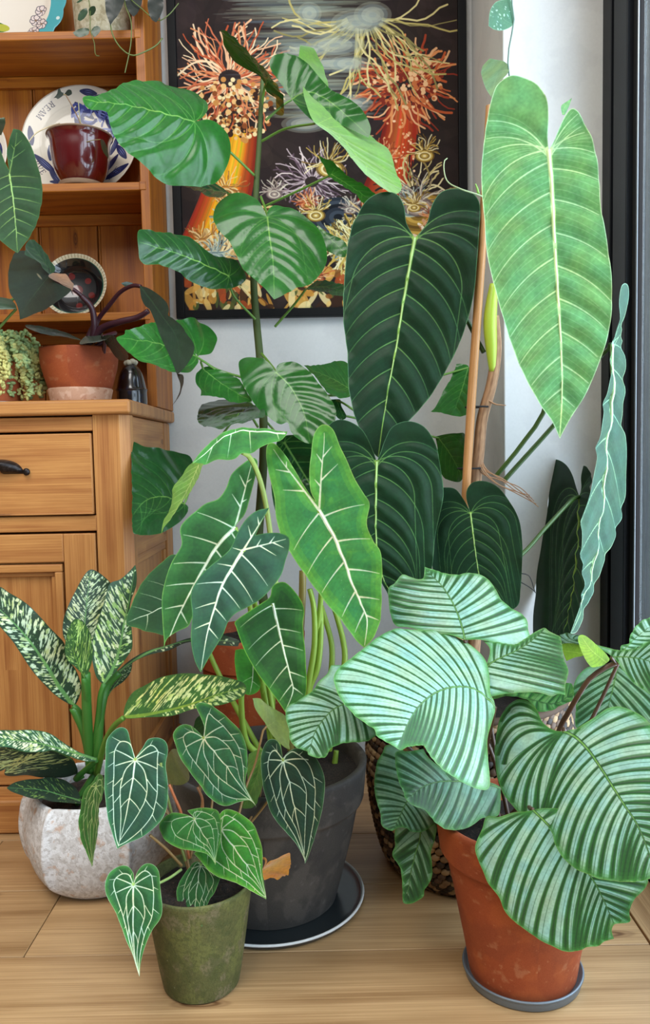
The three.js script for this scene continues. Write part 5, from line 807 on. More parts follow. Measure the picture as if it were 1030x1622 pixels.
// ---------------------------------------------------------------- alocasia with arrow leaves
{
  const g = plantSpec(arrow, V(CP[0] + 0.01, 0.24, CP[2]), 0.0052, '#8fae3c'), k = (v, o, c = '#e6f0d2') => leaf(g, 'arrow', v, o, c), dk = { base: '#24532f', light: '#357038', dark: '#173f2c' };
  k('J', { o: [[700, 335], [685, 300], [682, 230], [690, 150], [705, 90], [735, 58], [770, 70], [795, 130], [820, 180], [850, 250], [885, 310], [905, 350], [895, 420], [915, 480], [945, 520], [952, 570], [948, 660], [945, 760], [920, 840], [882, 880], [850, 850], [800, 780], [740, 710], [680, 630], [620, 540], [580, 470], [560, 400], [555, 330], [540, 250], [525, 170], [530, 130], [555, 125], [590, 160], [620, 210], [655, 270], [685, 320]], r: [[712, 370], [760, 450], [800, 540], [840, 650], [875, 730], [893, 790], [884, 872]], lb: [[548, 145], [738, 85]], d: [1.26, 1.18, 0.04], pal: { base: '#3f9450', light: '#8fd440', dark: '#2f8060', edge: '#9cd074' }, specks: 50, vw: 1.1, to: V(-0.06, 0.24, -1.33) });
  k('J', { o: [[405, 432], [440, 385], [460, 320], [480, 240], [485, 195], [465, 182], [430, 205], [390, 240], [370, 290], [340, 330], [290, 350], [230, 400], [200, 440], [205, 500], [170, 560], [145, 630], [132, 700], [135, 790], [140, 860], [136, 905], [150, 850], [190, 820], [230, 800], [250, 760], [300, 700], [360, 640], [420, 560], [440, 480]], r: [[405, 432], [340, 500], [290, 580], [240, 670], [190, 770], [140, 895]], lb: [[466, 195]], d: [1.31, 1.22, 0.0], pal: { base: '#2c6a33', light: '#3f8a38', dark: '#1f5230' } });
  k('J', { o: [[530, 362], [500, 420], [480, 462], [550, 455], [600, 470], [605, 510], [590, 560], [575, 610], [540, 660], [500, 700], [450, 730], [410, 750], [380, 780], [360, 830], [330, 880], [300, 930], [277, 972], [255, 930], [240, 850], [245, 760], [240, 680], [270, 620], [320, 570], [380, 520], [410, 460], [440, 410], [480, 375]], r: [[435, 515], [395, 580], [355, 650], [325, 740], [300, 830], [278, 962]], lb: [[528, 368], [592, 478]], d: [1.21, 1.14, 0.0], pal: { base: '#1f4f3c', light: '#2f6a44', dark: '#173e36', edge: '#4f8a44' } });
  k('J', { o: [[245, 195], [280, 150], [330, 100], [380, 72], [430, 62], [500, 65], [560, 72], [598, 75], [580, 105], [520, 130], [470, 155], [430, 160], [400, 185], [340, 185], [290, 200], [265, 205]], r: [[590, 82], [510, 78], [440, 72], [390, 82], [335, 115], [285, 165], [250, 194]], d: [1.29, 1.25, 0.06], n: 4, dirP: [[0.25, 1], [-0.55, 1]], dirN: [[0, -1], [0, -1]], vw: 0.7, pet: 0 });
  part('stalk', tube([Q('J', 432, 156, 1.275), Q('J', 455, 170, 1.29), Q('J', 490, 240, 1.32), Q('J', 520, 360, 1.34), Q('J', 560, 700, 1.36), Q('J', 600, 1100, 1.34)], 0.0042, 0.006, 30, 8), stalk('#a4b860'), g);
  leaf(g, 'figBack', 'J', { o: [[245, 197], [290, 200], [270, 250], [240, 300], [200, 350], [165, 400], [140, 435], [130, 462], [140, 410], [165, 360], [180, 300], [210, 240]], r: [[268, 200], [222, 300], [133, 455]], d: [1.24, 1.22, 0.1], pal: { base: '#7fae4a', vein: '#d4e4a8' }, pet: 0, label: 'pale hanging tip of the folded leaf' });
  k('x', { o: [[428, 945], [433, 928], [452, 923], [473, 945], [482, 966], [480, 992], [484, 1034], [485, 1060], [486, 1085], [482, 1105], [465, 1118], [452, 1128], [440, 1110], [425, 1090], [405, 1062], [390, 1035], [382, 1015], [375, 995], [373, 985], [395, 968], [415, 955]], r: [[432, 955], [440, 990], [447, 1020], [459, 1068], [464, 1095], [452, 1126]], d: [1.26, 1.19, 0.0], pal: { base: '#1f5a1c', light: '#3f9a20', dark: '#14421a', edge: '#8fc93a' } });
  k('x', { o: [[373, 1030], [372, 1050], [378, 1085], [390, 1100], [405, 1098], [413, 1085], [405, 1060], [390, 1030]], r: [[402, 1035], [400, 1075], [396, 1099]], d: [1.29, 1.26], n: 2, pal: { base: '#3a8f24', light: '#5aae2c', dark: '#2c7420', edge: '#8fc93a' } });
  k('J', { o: [[165, 545], [110, 590], [60, 640], [20, 720], [0, 790], [50, 810], [110, 830], [160, 835], [220, 780], [230, 650], [210, 560]], r: [[225, 690], [120, 735], [8, 785]], d: [1.38, 1.30, 0.05], n: 3, pal: dk });
  // stalks rising from the soil
  for (const p of [[[855, 0, 1.36], [860, 100, 1.35], [840, 330, 1.34], [800, 430, 1.34], [760, 760, 1.34]], [[800, -90, 1.34], [820, 0, 1.34], [825, 200, 1.335], [795, 400, 1.335], [740, 760, 1.34]], [[860, 0, 1.39], [885, 80, 1.38], [915, 200, 1.37], [915, 330, 1.36], [860, 760, 1.35]], [[900, -80, 1.38], [935, 30, 1.37], [975, 180, 1.36], [985, 280, 1.35], [900, 760, 1.34]], [[450, 380, 1.3], [440, 520, 1.3], [470, 720, 1.31], [560, 800, 1.33]], [[940, 760, 1.36], [930, 850, 1.355], [925, 930, 1.35]]])
    part('stalk', tube(p.map((q) => Q('S', ...q)), 0.0045, 0.0062, 24, 8), stalk('#8fae3c'), g);
  part('stalk', tube([Q('J', 655, 595, 1.37), Q('J', 652, 720, 1.37), Q('J', 640, 900, 1.36), Q('S', 700, 760, 1.34)], 0.0062, 0.007, 16, 8), stalk('#8a7a3c'), g);
}
// ---------------------------------------------------------------- white-veined anthurium
{
  const g = plantSpec(network, V(OP[0], 0.15, OP[2]), 0.0021, '#8a6a3c'), k = (v, o) => leaf(g, 'network', v, o), bright = { base: '#2c7a34', light: '#4a9c3c', dark: '#1f6030', edge: '#6fb53a' };
  k('K', { o: [[165, 310], [150, 260], [135, 200], [110, 187], [80, 200], [50, 240], [45, 320], [40, 420], [45, 480], [55, 560], [75, 630], [92, 682], [130, 660], [200, 630], [260, 580], [290, 530], [300, 470], [298, 400], [290, 340], [300, 280], [290, 245], [260, 230], [220, 235], [195, 270]], r: [[165, 315], [155, 400], [140, 480], [125, 560], [95, 672]], d: [1.12, 1.06, 0.0], pal: { base: '#1c4a34', edge: '#2f7a40' } });
  k('K', { o: [[440, 228], [445, 180], [430, 130], [417, 95], [440, 82], [480, 95], [530, 130], [580, 170], [610, 220], [625, 280], [625, 350], [615, 410], [625, 450], [660, 515], [630, 485], [590, 490], [540, 505], [500, 490], [450, 440], [410, 390], [370, 330], [340, 270], [323, 220], [340, 185], [375, 172], [410, 190]], r: [[440, 228], [490, 290], [540, 350], [590, 420], [655, 510]], d: [1.12, 1.06, 0.03], pal: { base: '#2c6a44', light: '#3c8050', dark: '#1f5238', edge: '#5fb040' }, pet: [[452, 240, 1.13], [430, 450, 1.14], [440, 480, 1.14], [390, 720, 1.12]] });
  k('K', { o: [[765, 312], [760, 265], [740, 235], [710, 240], [690, 280], [683, 340], [690, 420], [710, 490], [740, 560], [780, 610], [820, 660], [850, 720], [857, 742], [880, 690], [910, 610], [935, 520], [945, 430], [935, 350], [915, 310], [880, 285], [830, 270], [790, 285]], r: [[765, 318], [795, 420], [815, 520], [835, 610], [856, 734]], d: [1.12, 1.05, 0.06], pal: { base: '#163d2c', light: '#1f5038', dark: '#0f2f22', edge: '#2f6a38' } });
  k('K', { o: [[400, 555], [370, 540], [320, 535], [280, 565], [272, 600], [300, 650], [350, 680], [410, 690], [460, 705], [490, 748], [495, 700], [515, 650], [520, 580], [510, 530], [470, 515], [420, 515], [380, 525]], r: [[402, 558], [440, 620], [470, 670], [489, 740]], d: [1.07, 1.01, 0.02], pal: bright });
  k('K', { o: [[525, 525], [560, 520], [610, 545], [650, 580], [680, 640], [688, 700], [685, 780], [698, 888], [650, 860], [600, 830], [550, 810], [500, 790], [450, 745], [410, 700], [440, 660], [480, 600], [500, 560]], r: [[510, 600], [570, 680], [620, 750], [660, 810], [696, 882]], d: [1.06, 0.99, 0.02], pal: { base: '#3a9030', light: '#5cb034', dark: '#2f8030', edge: '#7fc83c' } });
  k('K', { o: [[400, 740], [430, 735], [500, 780], [517, 800], [500, 850], [470, 890], [440, 950], [437, 998], [400, 980], [360, 940], [340, 890], [338, 850], [360, 800]], r: [[430, 745], [415, 850], [410, 920], [434, 992]], d: [1.09, 1.04, 0.03], pal: { base: '#24602c' } });
  k('L', { o: [[543, 460], [545, 420], [525, 388], [490, 385], [450, 410], [432, 450], [435, 500], [465, 560], [490, 620], [515, 690], [540, 750], [555, 800], [568, 840], [572, 790], [590, 720], [620, 650], [655, 600], [665, 550], [655, 480], [650, 410], [625, 378], [590, 378], [560, 410]], r: [[543, 460], [543, 560], [543, 660], [550, 760], [567, 836]], d: [1.03, 0.985, 0.0], pal: { base: '#245e30', light: '#367a38', edge: '#4f9a3c' }, pet: [[600, 470, 1.05], [690, 435, 1.09], [740, 400, 1.11]], pc: '#8fa860' });
  k('L', { o: [[400, 10], [420, 20], [424, 80], [410, 140], [405, 200], [395, 290], [380, 350], [373, 392], [355, 340], [335, 280], [328, 200], [335, 120], [355, 70], [380, 40]], r: [[388, 60], [375, 150], [368, 250], [372, 386]], d: [1.13, 1.10, 0.1], pal: { base: '#356f24', light: '#4f8f2c', dark: '#2a5a20', vein: '#c4d89a' } });
  leaf(g, 'figBack', 'S', { o: [[485, 490], [530, 490], [580, 520], [600, 530], [650, 565], [680, 600], [690, 660], [680, 760], [650, 740], [600, 680], [575, 630], [540, 590], [500, 540]], r: [[578, 632], [620, 600], [600, 535]], d: [1.17, 1.2, 0.02], pal: { base: '#8a9a3c', vein: '#b4bc6a' }, pet: [[560, 645, 1.17], [540, 720, 1.165], [510, 840, 1.16], [470, 940, 1.15], [400, 1200, 1.12]] });
  leaf(g, 'figBack', 'S', { o: [[480, 780], [550, 760], [565, 900], [540, 1000], [500, 1060], [430, 1063], [470, 940]], r: [[545, 770], [520, 900], [450, 1060]], d: [1.18, 1.14, 0.05], pal: { base: '#5f8f34', vein: '#9cb45c' } });
  leaf(g, 'figBack', 'S', { o: [[60, 770], [110, 750], [150, 820], [170, 900], [130, 940], [70, 930], [50, 860]], r: [[70, 770], [110, 850], [150, 925]], d: [1.18, 1.16, 0.05], pal: { base: '#7a7a34', vein: '#a8a05a' } });
  leaf(g, 'figBack', 'S', { o: [[235, 570], [290, 560], [285, 660], [250, 760], [190, 830], [180, 700], [200, 620]], r: [[280, 565], [240, 680], [195, 820]], d: [1.3, 1.26, 0.05], pal: { base: '#3c6a2c', vein: '#6f8f4a' } });
  leaf(g, 'figBack', 'K', { o: [[688, 742], [715, 728], [735, 722], [765, 708], [795, 698], [799, 720], [797, 752], [780, 772], [765, 790], [740, 795], [715, 790], [688, 798]], r: [[690, 770], [740, 748], [798, 705]], d: [1.08, 1.07, 0.06], wave: 0.08, pal: { base: '#f09a1c', vein: '#ffc850' }, pet: [[700, 735, 1.09], [690, 720, 1.10], [600, 760, 1.12]], pc: '#a8703c', label: 'withered orange leaf' });
  for (const [pts, c] of [[[[305, 420, 1.10], [328, 475, 1.105], [352, 532, 1.11], [385, 720, 1.115]], '#a8603c'], [[[225, 625, 1.09], [290, 680, 1.10], [355, 750, 1.11]], '#8a6a3c'], [[[420, 430, 1.13], [440, 480, 1.13], [420, 700, 1.12]], '#8a5a34'], [[[270, 330, 1.12], [300, 480, 1.12], [370, 730, 1.115]], '#7a8a44']]) part('stalk', tube(pts.map((p) => Q('K', ...p)), 0.0021, 0.0023, 14, 7), stalk(c), g);
}
// ---------------------------------------------------------------- cream-flecked dumb cane
{
  const crown = P(143, 1228, 1.42), g = plantSpec(flecked, crown, 0.006, '#3f7a2c'), k = (v, o) => leaf(g, 'flecked', v, o), yel = { base: '#33601a', cream: '#e6e2a0', cream2: '#c4d074', rib: '#7f9a2c' };
  k('g', { o: [[0, 220], [60, 260], [130, 300], [200, 350], [270, 420], [340, 500], [400, 560], [450, 620], [470, 720], [530, 800], [560, 880], [570, 950], [545, 1040], [520, 1065], [450, 1030], [380, 980], [310, 910], [230, 820], [150, 700], [90, 610], [40, 550], [0, 505], [-60, 440], [-90, 330], [-50, 230]], r: [[520, 1065], [420, 930], [330, 780], [220, 620], [100, 480], [-80, 310]], d: [1.40, 1.30, 0.05], pet: [[560, 1100, 1.405], [600, 1250, 1.42], [640, 1500, 1.42]], fleck: 2.6 });
  k('g', { o: [[640, 100], [700, 120], [780, 190], [800, 250], [760, 350], [700, 500], [660, 660], [620, 740], [540, 680], [480, 620], [445, 560], [450, 450], [490, 340], [540, 240], [590, 150]], r: [[600, 740], [600, 500], [641, 105]], d: [1.44, 1.46, 0.03], fleck: 2.4, pet: [[620, 900, 1.44], [640, 1300, 1.43]] });
  k('g', { o: [[960, 65], [970, 130], [965, 220], [930, 320], [920, 420], [935, 520], [940, 640], [920, 690], [850, 790], [780, 870], [740, 920], [690, 870], [665, 790], [650, 680], [665, 570], [700, 450], [740, 330], [780, 200], [850, 170], [910, 120]], r: [[740, 910], [800, 800], [850, 650], [880, 480], [920, 300], [959, 75]], d: [1.39, 1.42, 0.02], pal: { base: '#1f4a26', cream2: '#a8cc74' }, fleck: 2.2, pet: [[715, 980, 1.39], [700, 1120, 1.40], [650, 1500, 1.42]] });
  k('g', { o: [[770, 1000], [800, 950], [880, 890], [930, 820], [940, 740], [880, 780], [820, 850], [760, 900], [720, 960]], r: [[765, 995], [840, 890], [935, 760]], d: [1.43, 1.44], pet: 0, fleck: 0.8 });
  k('g', { o: [[530, 450], [590, 480], [630, 580], [645, 690], [630, 800], [600, 880], [580, 840], [530, 790], [460, 730], [455, 620], [480, 520]], r: [[597, 872], [550, 760], [520, 660], [530, 458]], d: [1.36, 1.35, 0.08], pal: { base: '#2f5a1c', cream: '#c9dc84', cream2: '#a0bf4a', rib: '#7fa03c' }, pet: [[610, 960, 1.37], [620, 1150, 1.40], [640, 1500, 1.42]] });
  k('I', { o: [[505, 650], [520, 600], [560, 550], [640, 515], [740, 490], [850, 488], [950, 505], [1000, 525], [998, 570], [930, 605], [850, 620], [780, 630], [700, 655], [600, 660], [520, 665]], r: [[500, 662], [620, 645], [760, 612], [880, 570], [998, 535]], d: [1.30, 1.22, -0.1], pal: yel, fleck: 2.0, fold: 0.1, pet: [[470, 690, 1.32], [430, 760, 1.36], [395, 890, 1.41]], pc: '#5f8a2c' });
  k('I', { o: [[480, 470], [540, 420], [600, 390], [700, 360], [780, 335], [880, 325], [975, 345], [970, 370], [880, 365], [780, 355], [690, 385], [600, 408], [540, 438], [490, 482]], r: [[485, 476], [600, 398], [780, 345], [972, 352]], d: [1.42, 1.40, -0.1], pet: [[440, 530, 1.42], [415, 620, 1.41], [400, 780, 1.41], [392, 880, 1.42]], pr: 0.0085 });
  k('h', { o: [[0, 150], [100, 140], [250, 142], [400, 160], [480, 195], [560, 250], [640, 300], [720, 350], [800, 380], [880, 405], [870, 430], [790, 435], [700, 415], [620, 385], [560, 360], [480, 332], [400, 342], [250, 347], [100, 312], [0, 302], [-60, 290], [-80, 220], [-60, 160]], r: [[880, 418], [620, 340], [300, 260], [-75, 230]], d: [1.38, 1.27, 0.1], fleck: 2.2, cup: -0.1, fold: 0, pal: { base: '#2c5a3a', cream: '#eef2e6' } });
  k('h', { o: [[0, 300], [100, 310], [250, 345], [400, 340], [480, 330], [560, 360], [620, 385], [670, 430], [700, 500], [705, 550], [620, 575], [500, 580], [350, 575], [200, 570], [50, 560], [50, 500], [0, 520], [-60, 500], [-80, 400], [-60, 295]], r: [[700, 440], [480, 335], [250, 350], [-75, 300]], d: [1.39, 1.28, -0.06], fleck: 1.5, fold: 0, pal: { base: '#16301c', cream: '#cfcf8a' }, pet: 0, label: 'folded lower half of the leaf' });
  k('h', { o: [[60, 675], [120, 635], [220, 610], [340, 600], [480, 600], [600, 630], [680, 680], [720, 750], [730, 820], [600, 815], [440, 805], [300, 785], [180, 745], [100, 710]], r: [[725, 790], [550, 740], [350, 690], [65, 675]], d: [1.38, 1.29, 0.1], fleck: 0.45, pal: { base: '#17331c', cream: '#7f9a4a', cream2: '#5f7f3c' } });
  for (const p of [[[300, 620, 1.405], [345, 720, 1.41], [378, 880, 1.42]], [[350, 480, 1.37], [357, 700, 1.40], [372, 880, 1.42]]]) part('stalk', tube(p.map((q) => Q('I', ...q)), 0.0085, 0.010, 16, 8), stalk('#3f7a2c'), g);
}
// ---------------------------------------------------------------- plants and pots on the dresser
{ // oxblood glazed cup pot with a thread of ivy
  const c = P(128, 255, 1.90), at = [c.x, SH2 + 0.0006, -1.90];
  const s = thing('clay_saucer', 'small brown saucer under the oxblood pot on middle shelf', 'saucer', at); part('dish', lathe(saucerProfile(0.052, 0.010, 0.005), at, 48), M.rawClay, s);
  const p0 = [at[0], SH2 + 0.007, at[2]];
  const g = plantSpec(thing('ivy_cutting', 'sprig of ivy in shiny oxblood glazed pot before lettered plate', 'potted plant', p0), V(at[0], SH2 + 0.09, at[2]), 0.0012, '#8a7a4a');
  part('pot', lathe(curveProfile([[0.0001, 0], [0.036, 0], [0.045, 0.008], [0.060, 0.035], [0.0665, 0.070], [0.0685, 0.098], [0.0735, 0.110]], 26).concat([[0.0745, 0.1115], [0.073, 0.1135], [0.070, 0.112], [0.064, 0.08], [0.0001, 0.075]]), p0, 64), M.oxblood, g);
  const t = new THREE.TorusGeometry(0.0735, 0.0024, 8, 64); t.rotateX(Math.PI / 2); t.translate(p0[0], p0[1] + 0.1128, p0[2]); part('rim', t, M.rawClay, g, 'bare clay rim');
  part('soil', soilDisc(0.066, [p0[0], p0[1] + 0.098, p0[2]], 22), M.soil, g);
  leaf(g, 'plain', 'W', { o: [[280, 235], [310, 200], [320, 160], [335, 155], [345, 180], [365, 190], [360, 210], [320, 240], [300, 230]], r: [[362, 205], [330, 205], [285, 234]], d: [1.84, 1.83], pet: [[378, 205, 1.845]], pal: { base: '#10240f' } });
  leaf(g, 'plain', 'W', { o: [[370, 200], [400, 165], [425, 170], [430, 200], [400, 215]], r: [[375, 204], [400, 190], [428, 180]], d: [1.845, 1.84], pet: 0, pal: { base: '#10240f' } });
  leaf(g, 'plain', 'W', { o: [[660, 570], [690, 575], [715, 620], [730, 680], [728, 730], [700, 690], [675, 640]], r: [[662, 572], [700, 640], [727, 725]], d: [1.84, 1.84, 0.05], pet: [[600, 578, 1.84], [545, 590, 1.842], [520, 500, 1.86], [500, 440, 1.90]], pal: { base: '#4a5a1c' } });
  part('stem', tube([Q('W', 380, 205, 1.845), Q('W', 430, 290, 1.85), Q('W', 480, 390, 1.86), Q('W', 515, 480, 1.855), Q('W', 540, 570, 1.845), Q('W', 530, 635, 1.845)], 0.0013, 0.0018, 24, 6), stalk('#8a6a4a'), g);
  part('stem', tube([Q('W', 80, 590, 1.84), Q('W', 140, 520, 1.85), Q('W', 240, 470, 1.86), Q('W', 330, 440, 1.92)], 0.0013, 0.0015, 24, 6), stalk('#d8c49a'), g);
  part('stem', tube([Q('W', 485, 260, 1.86), Q('W', 495, 380, 1.87), Q('W', 520, 500, 1.86), Q('W', 545, 560, 1.845)], 0.0012, 0.0012, 20, 6), stalk('#b8b48a'), g);
}
{ // terracotta bowl on its saucer: dark-leaved plant with pink variegation
  const at = [P(128, 628, 1.72).x, WT, -1.72];
  const s = thing('clay_saucer', 'pale pinkish clay saucer under the terracotta bowl on dresser top', 'saucer', at);
  part('dish', lathe([[0.0001, 0], [0.060, 0], [0.062, 0.002], [0.068, 0.030], [0.0665, 0.0325], [0.063, 0.031], [0.058, 0.008], [0.0001, 0.008]], at, 56), M.paleClay, s);
  const p0 = [at[0], WT + 0.0085, at[2]], crown = V(at[0] + 0.01, WT + 0.108, at[2]);
  const g = plantSpec(thing('variegated_houseplant', 'dark-leaved plant with maroon stems and pink streaks in terracotta bowl', 'potted plant', p0), crown, 0.005, '#3a1420');
  part('pot', lathe(curveProfile([[0.0001, 0], [0.050, 0], [0.056, 0.006], [0.066, 0.025], [0.076, 0.058], [0.0805, 0.078], [0.082, 0.105]], 26).concat([[0.0815, 0.108], [0.078, 0.108], [0.074, 0.08], [0.0001, 0.07]]), p0, 64), M.terracotta, g);
  part('soil', soilDisc(0.076, [p0[0], p0[1] + 0.094, p0[2]], 23), M.soil, g);
  leaf(g, 'plain', 'V', { o: [[160, 180], [120, 215], [90, 300], [78, 420], [90, 500], [130, 560], [155, 640], [162, 702], [200, 690], [280, 660], [370, 635], [440, 595], [500, 550], [560, 515], [592, 475], [500, 430], [440, 390], [400, 345], [410, 300], [380, 240], [320, 190], [240, 172]], r: [[400, 345], [330, 430], [260, 520], [200, 610], [163, 698]], d: [1.68, 1.60, 0.05], pal: { base: '#2f4634', light: '#3a5a3e', rib: '#5a7a56', streaks: [[[0.32, 0.42], [0.40, 0.52], 0.03, '#d8c4a8']] }, pet: [[470, 400, 1.69], [620, 470, 1.70], [750, 620, 1.71], [780, 760, 1.72], [740, 900, 1.72]], label: 'greyish green leaf with small pink streaks' });
  leaf(g, 'plain', 'V', { o: [[395, 345], [430, 325], [490, 330], [540, 340], [580, 390], [602, 415], [588, 472], [540, 440], [480, 400], [430, 375]], r: [[598, 430], [520, 390], [400, 345]], d: [1.665, 1.655, 0.05], pal: { base: '#dda58c', light: '#efc0a4', rib: '#c07f68', streaks: [[[0.1, 0.8], [0.5, 0.75], 0.05, '#8a5a44']] }, pet: 0, label: 'pink half-turned leaf edge' });
  leaf(g, 'plain', 'U', { o: [[350, 110], [420, 130], [500, 180], [560, 240], [580, 300], [575, 340], [620, 370], [680, 420], [720, 480], [770, 560], [775, 640], [740, 700], [680, 770], [640, 795], [620, 740], [590, 660], [540, 560], [490, 430], [440, 310], [390, 260], [360, 190]], r: [[352, 115], [450, 240], [540, 370], [620, 480], [655, 600], [642, 788]], d: [1.62, 1.55, 0.1], pal: { base: '#20402c', light: '#2c5236', rib: '#3f6a48' }, pet: [[300, 110, 1.64], [200, 160, 1.67], [100, 280, 1.70], [30, 370, 1.72], [0, 460, 1.72]] });
  leaf(g, 'plain', 'U', { o: [[640, 795], [680, 800], [692, 820], [690, 880], [660, 970], [600, 1045], [650, 960], [665, 880], [650, 830]], r: [[660, 800], [675, 880], [605, 1040]], d: [1.55, 1.54, 0.1], pal: { base: '#2a332c' }, pet: 0 });
  leaf(g, 'plain', 'B', { o: [[120, 485], [200, 495], [300, 520], [395, 560], [300, 545], [200, 532], [140, 512]], r: [[390, 556], [260, 520], [125, 490]], d: [1.70, 1.62, 0.3], pal: { base: '#1d3a1c' } });
  leaf(g, 'plain', 'B', { o: [[470, 540], [520, 530], [570, 560], [600, 620], [590, 650], [550, 640], [510, 590]], r: [[475, 542], [530, 580], [592, 645]], d: [1.66, 1.60, 0.1], pal: { base: '#17331f' } });
  leaf(g, 'plain', 'B', { o: [[370, 570], [420, 540], [470, 530], [500, 560], [460, 590], [420, 580]], r: [[490, 550], [430, 560], [375, 572]], d: [1.66, 1.63, 0.3], pal: { base: '#2c4a24' } });
  leaf(g, 'plain', 'B', { o: [[565, 290], [590, 283], [620, 290], [625, 302], [590, 308]], r: [[624, 298], [590, 295], [567, 292]], d: [1.66, 1.65], pal: { base: '#2a4a2c' }, pet: 0 });
  for (const p of [[[430, 560, 1.72], [440, 490, 1.71], [425, 400, 1.70], [380, 350, 1.69]], [[430, 560, 1.72], [470, 505, 1.71], [560, 470, 1.69], [640, 450, 1.68], [692, 420, 1.67]], [[410, 600, 1.72], [415, 540, 1.72], [440, 480, 1.72]]]) part('stem', tube(p.map((q) => Q('B', ...q)), 0.0085, 0.0055, 18, 8), stalk('#3a1420'), g, 'maroon stem');
}
{ // trailing sedum in a small clay pot on a metal dish
  const c = P(0, 628, 1.74), at = [c.x, WT, -1.74];
  const s = thing('metal_dish', 'flat silver dish under the sedum pot at the left edge', 'dish', at); part('dish', lathe(saucerProfile(0.066, 0.007, 0.003), at, 56), M.steel, s);
  const p0 = [at[0], WT + 0.0062, at[2]], g = thing('trailing_sedum', 'bushy yellow-green sedum spilling over a small clay pot', 'potted plant', p0);
  part('pot', lathe([[0.0001, 0], [0.042, 0], [0.045, 0.004], [0.052, 0.06], [0.055, 0.085], [0.052, 0.086], [0.048, 0.06], [0.0001, 0.058]], p0, 56), M.terracotta, g);
  const r = rng(44), bud = new THREE.SphereGeometry(1, 7, 5), n = 4200, im = new THREE.InstancedMesh(bud, phy({ color: '#ffffff', roughness: 0.7 }), n), o = new THREE.Object3D(), col = new THREE.Color();
  // strands: from the pot's mouth outwards, then hanging
  const strands = Array.from({ length: 70 }, (_, i) => { const a = -0.6 + r() * 3.9, out = 0.03 + r() * 0.055, drop = r() * r() * 0.115, up = 0.02 + r() * 0.045; return new THREE.CatmullRomCurve3([V(Math.cos(a) * 0.02, 0.08, Math.sin(a) * 0.02), V(Math.cos(a) * out * 0.7, 0.09 + up, Math.sin(a) * out * 0.7), V(Math.cos(a) * (out + 0.02), 0.095, Math.sin(a) * (out + 0.012)), V(Math.cos(a) * (out + 0.03), Math.max(0.012, 0.09 - drop), Math.sin(a) * (out + 0.016))]); });
  for (let i = 0; i < n; i++) { const st = strands[i % strands.length], u = 0.15 + 0.85 * r(), p = st.getPoint(u), q = 0.005; o.position.set(p.x + (r() - 0.5) * 2 * q, p.y + (r() - 0.5) * 2 * q, p.z + (r() - 0.5) * 2 * q); o.rotation.set(r() * 6, r() * 6, r() * 6); const sc = 0.0030 + r() * 0.0022; o.scale.set(sc, sc * 0.75, sc * 1.5); o.updateMatrix(); im.setMatrixAt(i, o.matrix); const h = clamp(((i * 7) % strands.length) / strands.length * 0.7 + r() * 0.3, 0, 1); col.set(h < 0.5 ? '#c8c478' : h < 0.85 ? '#a4b878' : '#6f8f5c').multiplyScalar(0.75 + r() * 0.4); im.setColorAt(i, col); }
  im.name = 'foliage'; im.userData.kind = 'stuff'; im.castShadow = im.receiveShadow = true; g.add(im);
}
{ // dark ornament jar with a pale flower knob
  const c = P(205, 610, 1.80), at = [c.x + 0.005, WT, -1.80], g = thing('ornament_jar', 'small dark speckled jar with pale flower knob behind terracotta bowl', 'jar', at);
  part('body', lathe(curveProfile([[0.0001, 0], [0.030, 0], [0.034, 0.004], [0.034, 0.030], [0.036, 0.036], [0.033, 0.040], [0.026, 0.07], [0.014, 0.09], [0.0001, 0.095]], 40), at, 40), phy({ map: withRepeat(blotch(256, 256, [24, 16, 14], [[[120, 90, 60], 26, 0.42, 0.8], [[30, 34, 60], 5, 0.1, 0.8]], 66, 4), 0.12), roughness: 0.25, clearcoat: 0.8, clearcoatRoughness: 0.1 }), g);
  const fl = []; for (let i = 0; i < 7; i++) { const s = new THREE.SphereGeometry(0.0075, 10, 8), a = i / 7 * 6.28; s.scale(1, 0.8, 0.7); s.translate(at[0] + Math.cos(a) * 0.009, at[1] + 0.097 + Math.sin(a * 2) * 0.002, at[2] + Math.sin(a) * 0.009); fl.push(s); }
  part('flower_knob', mergeGeometries(fl), std({ color: '#b8b09a', roughness: 0.5 }), g, 'pale flower knob');
}
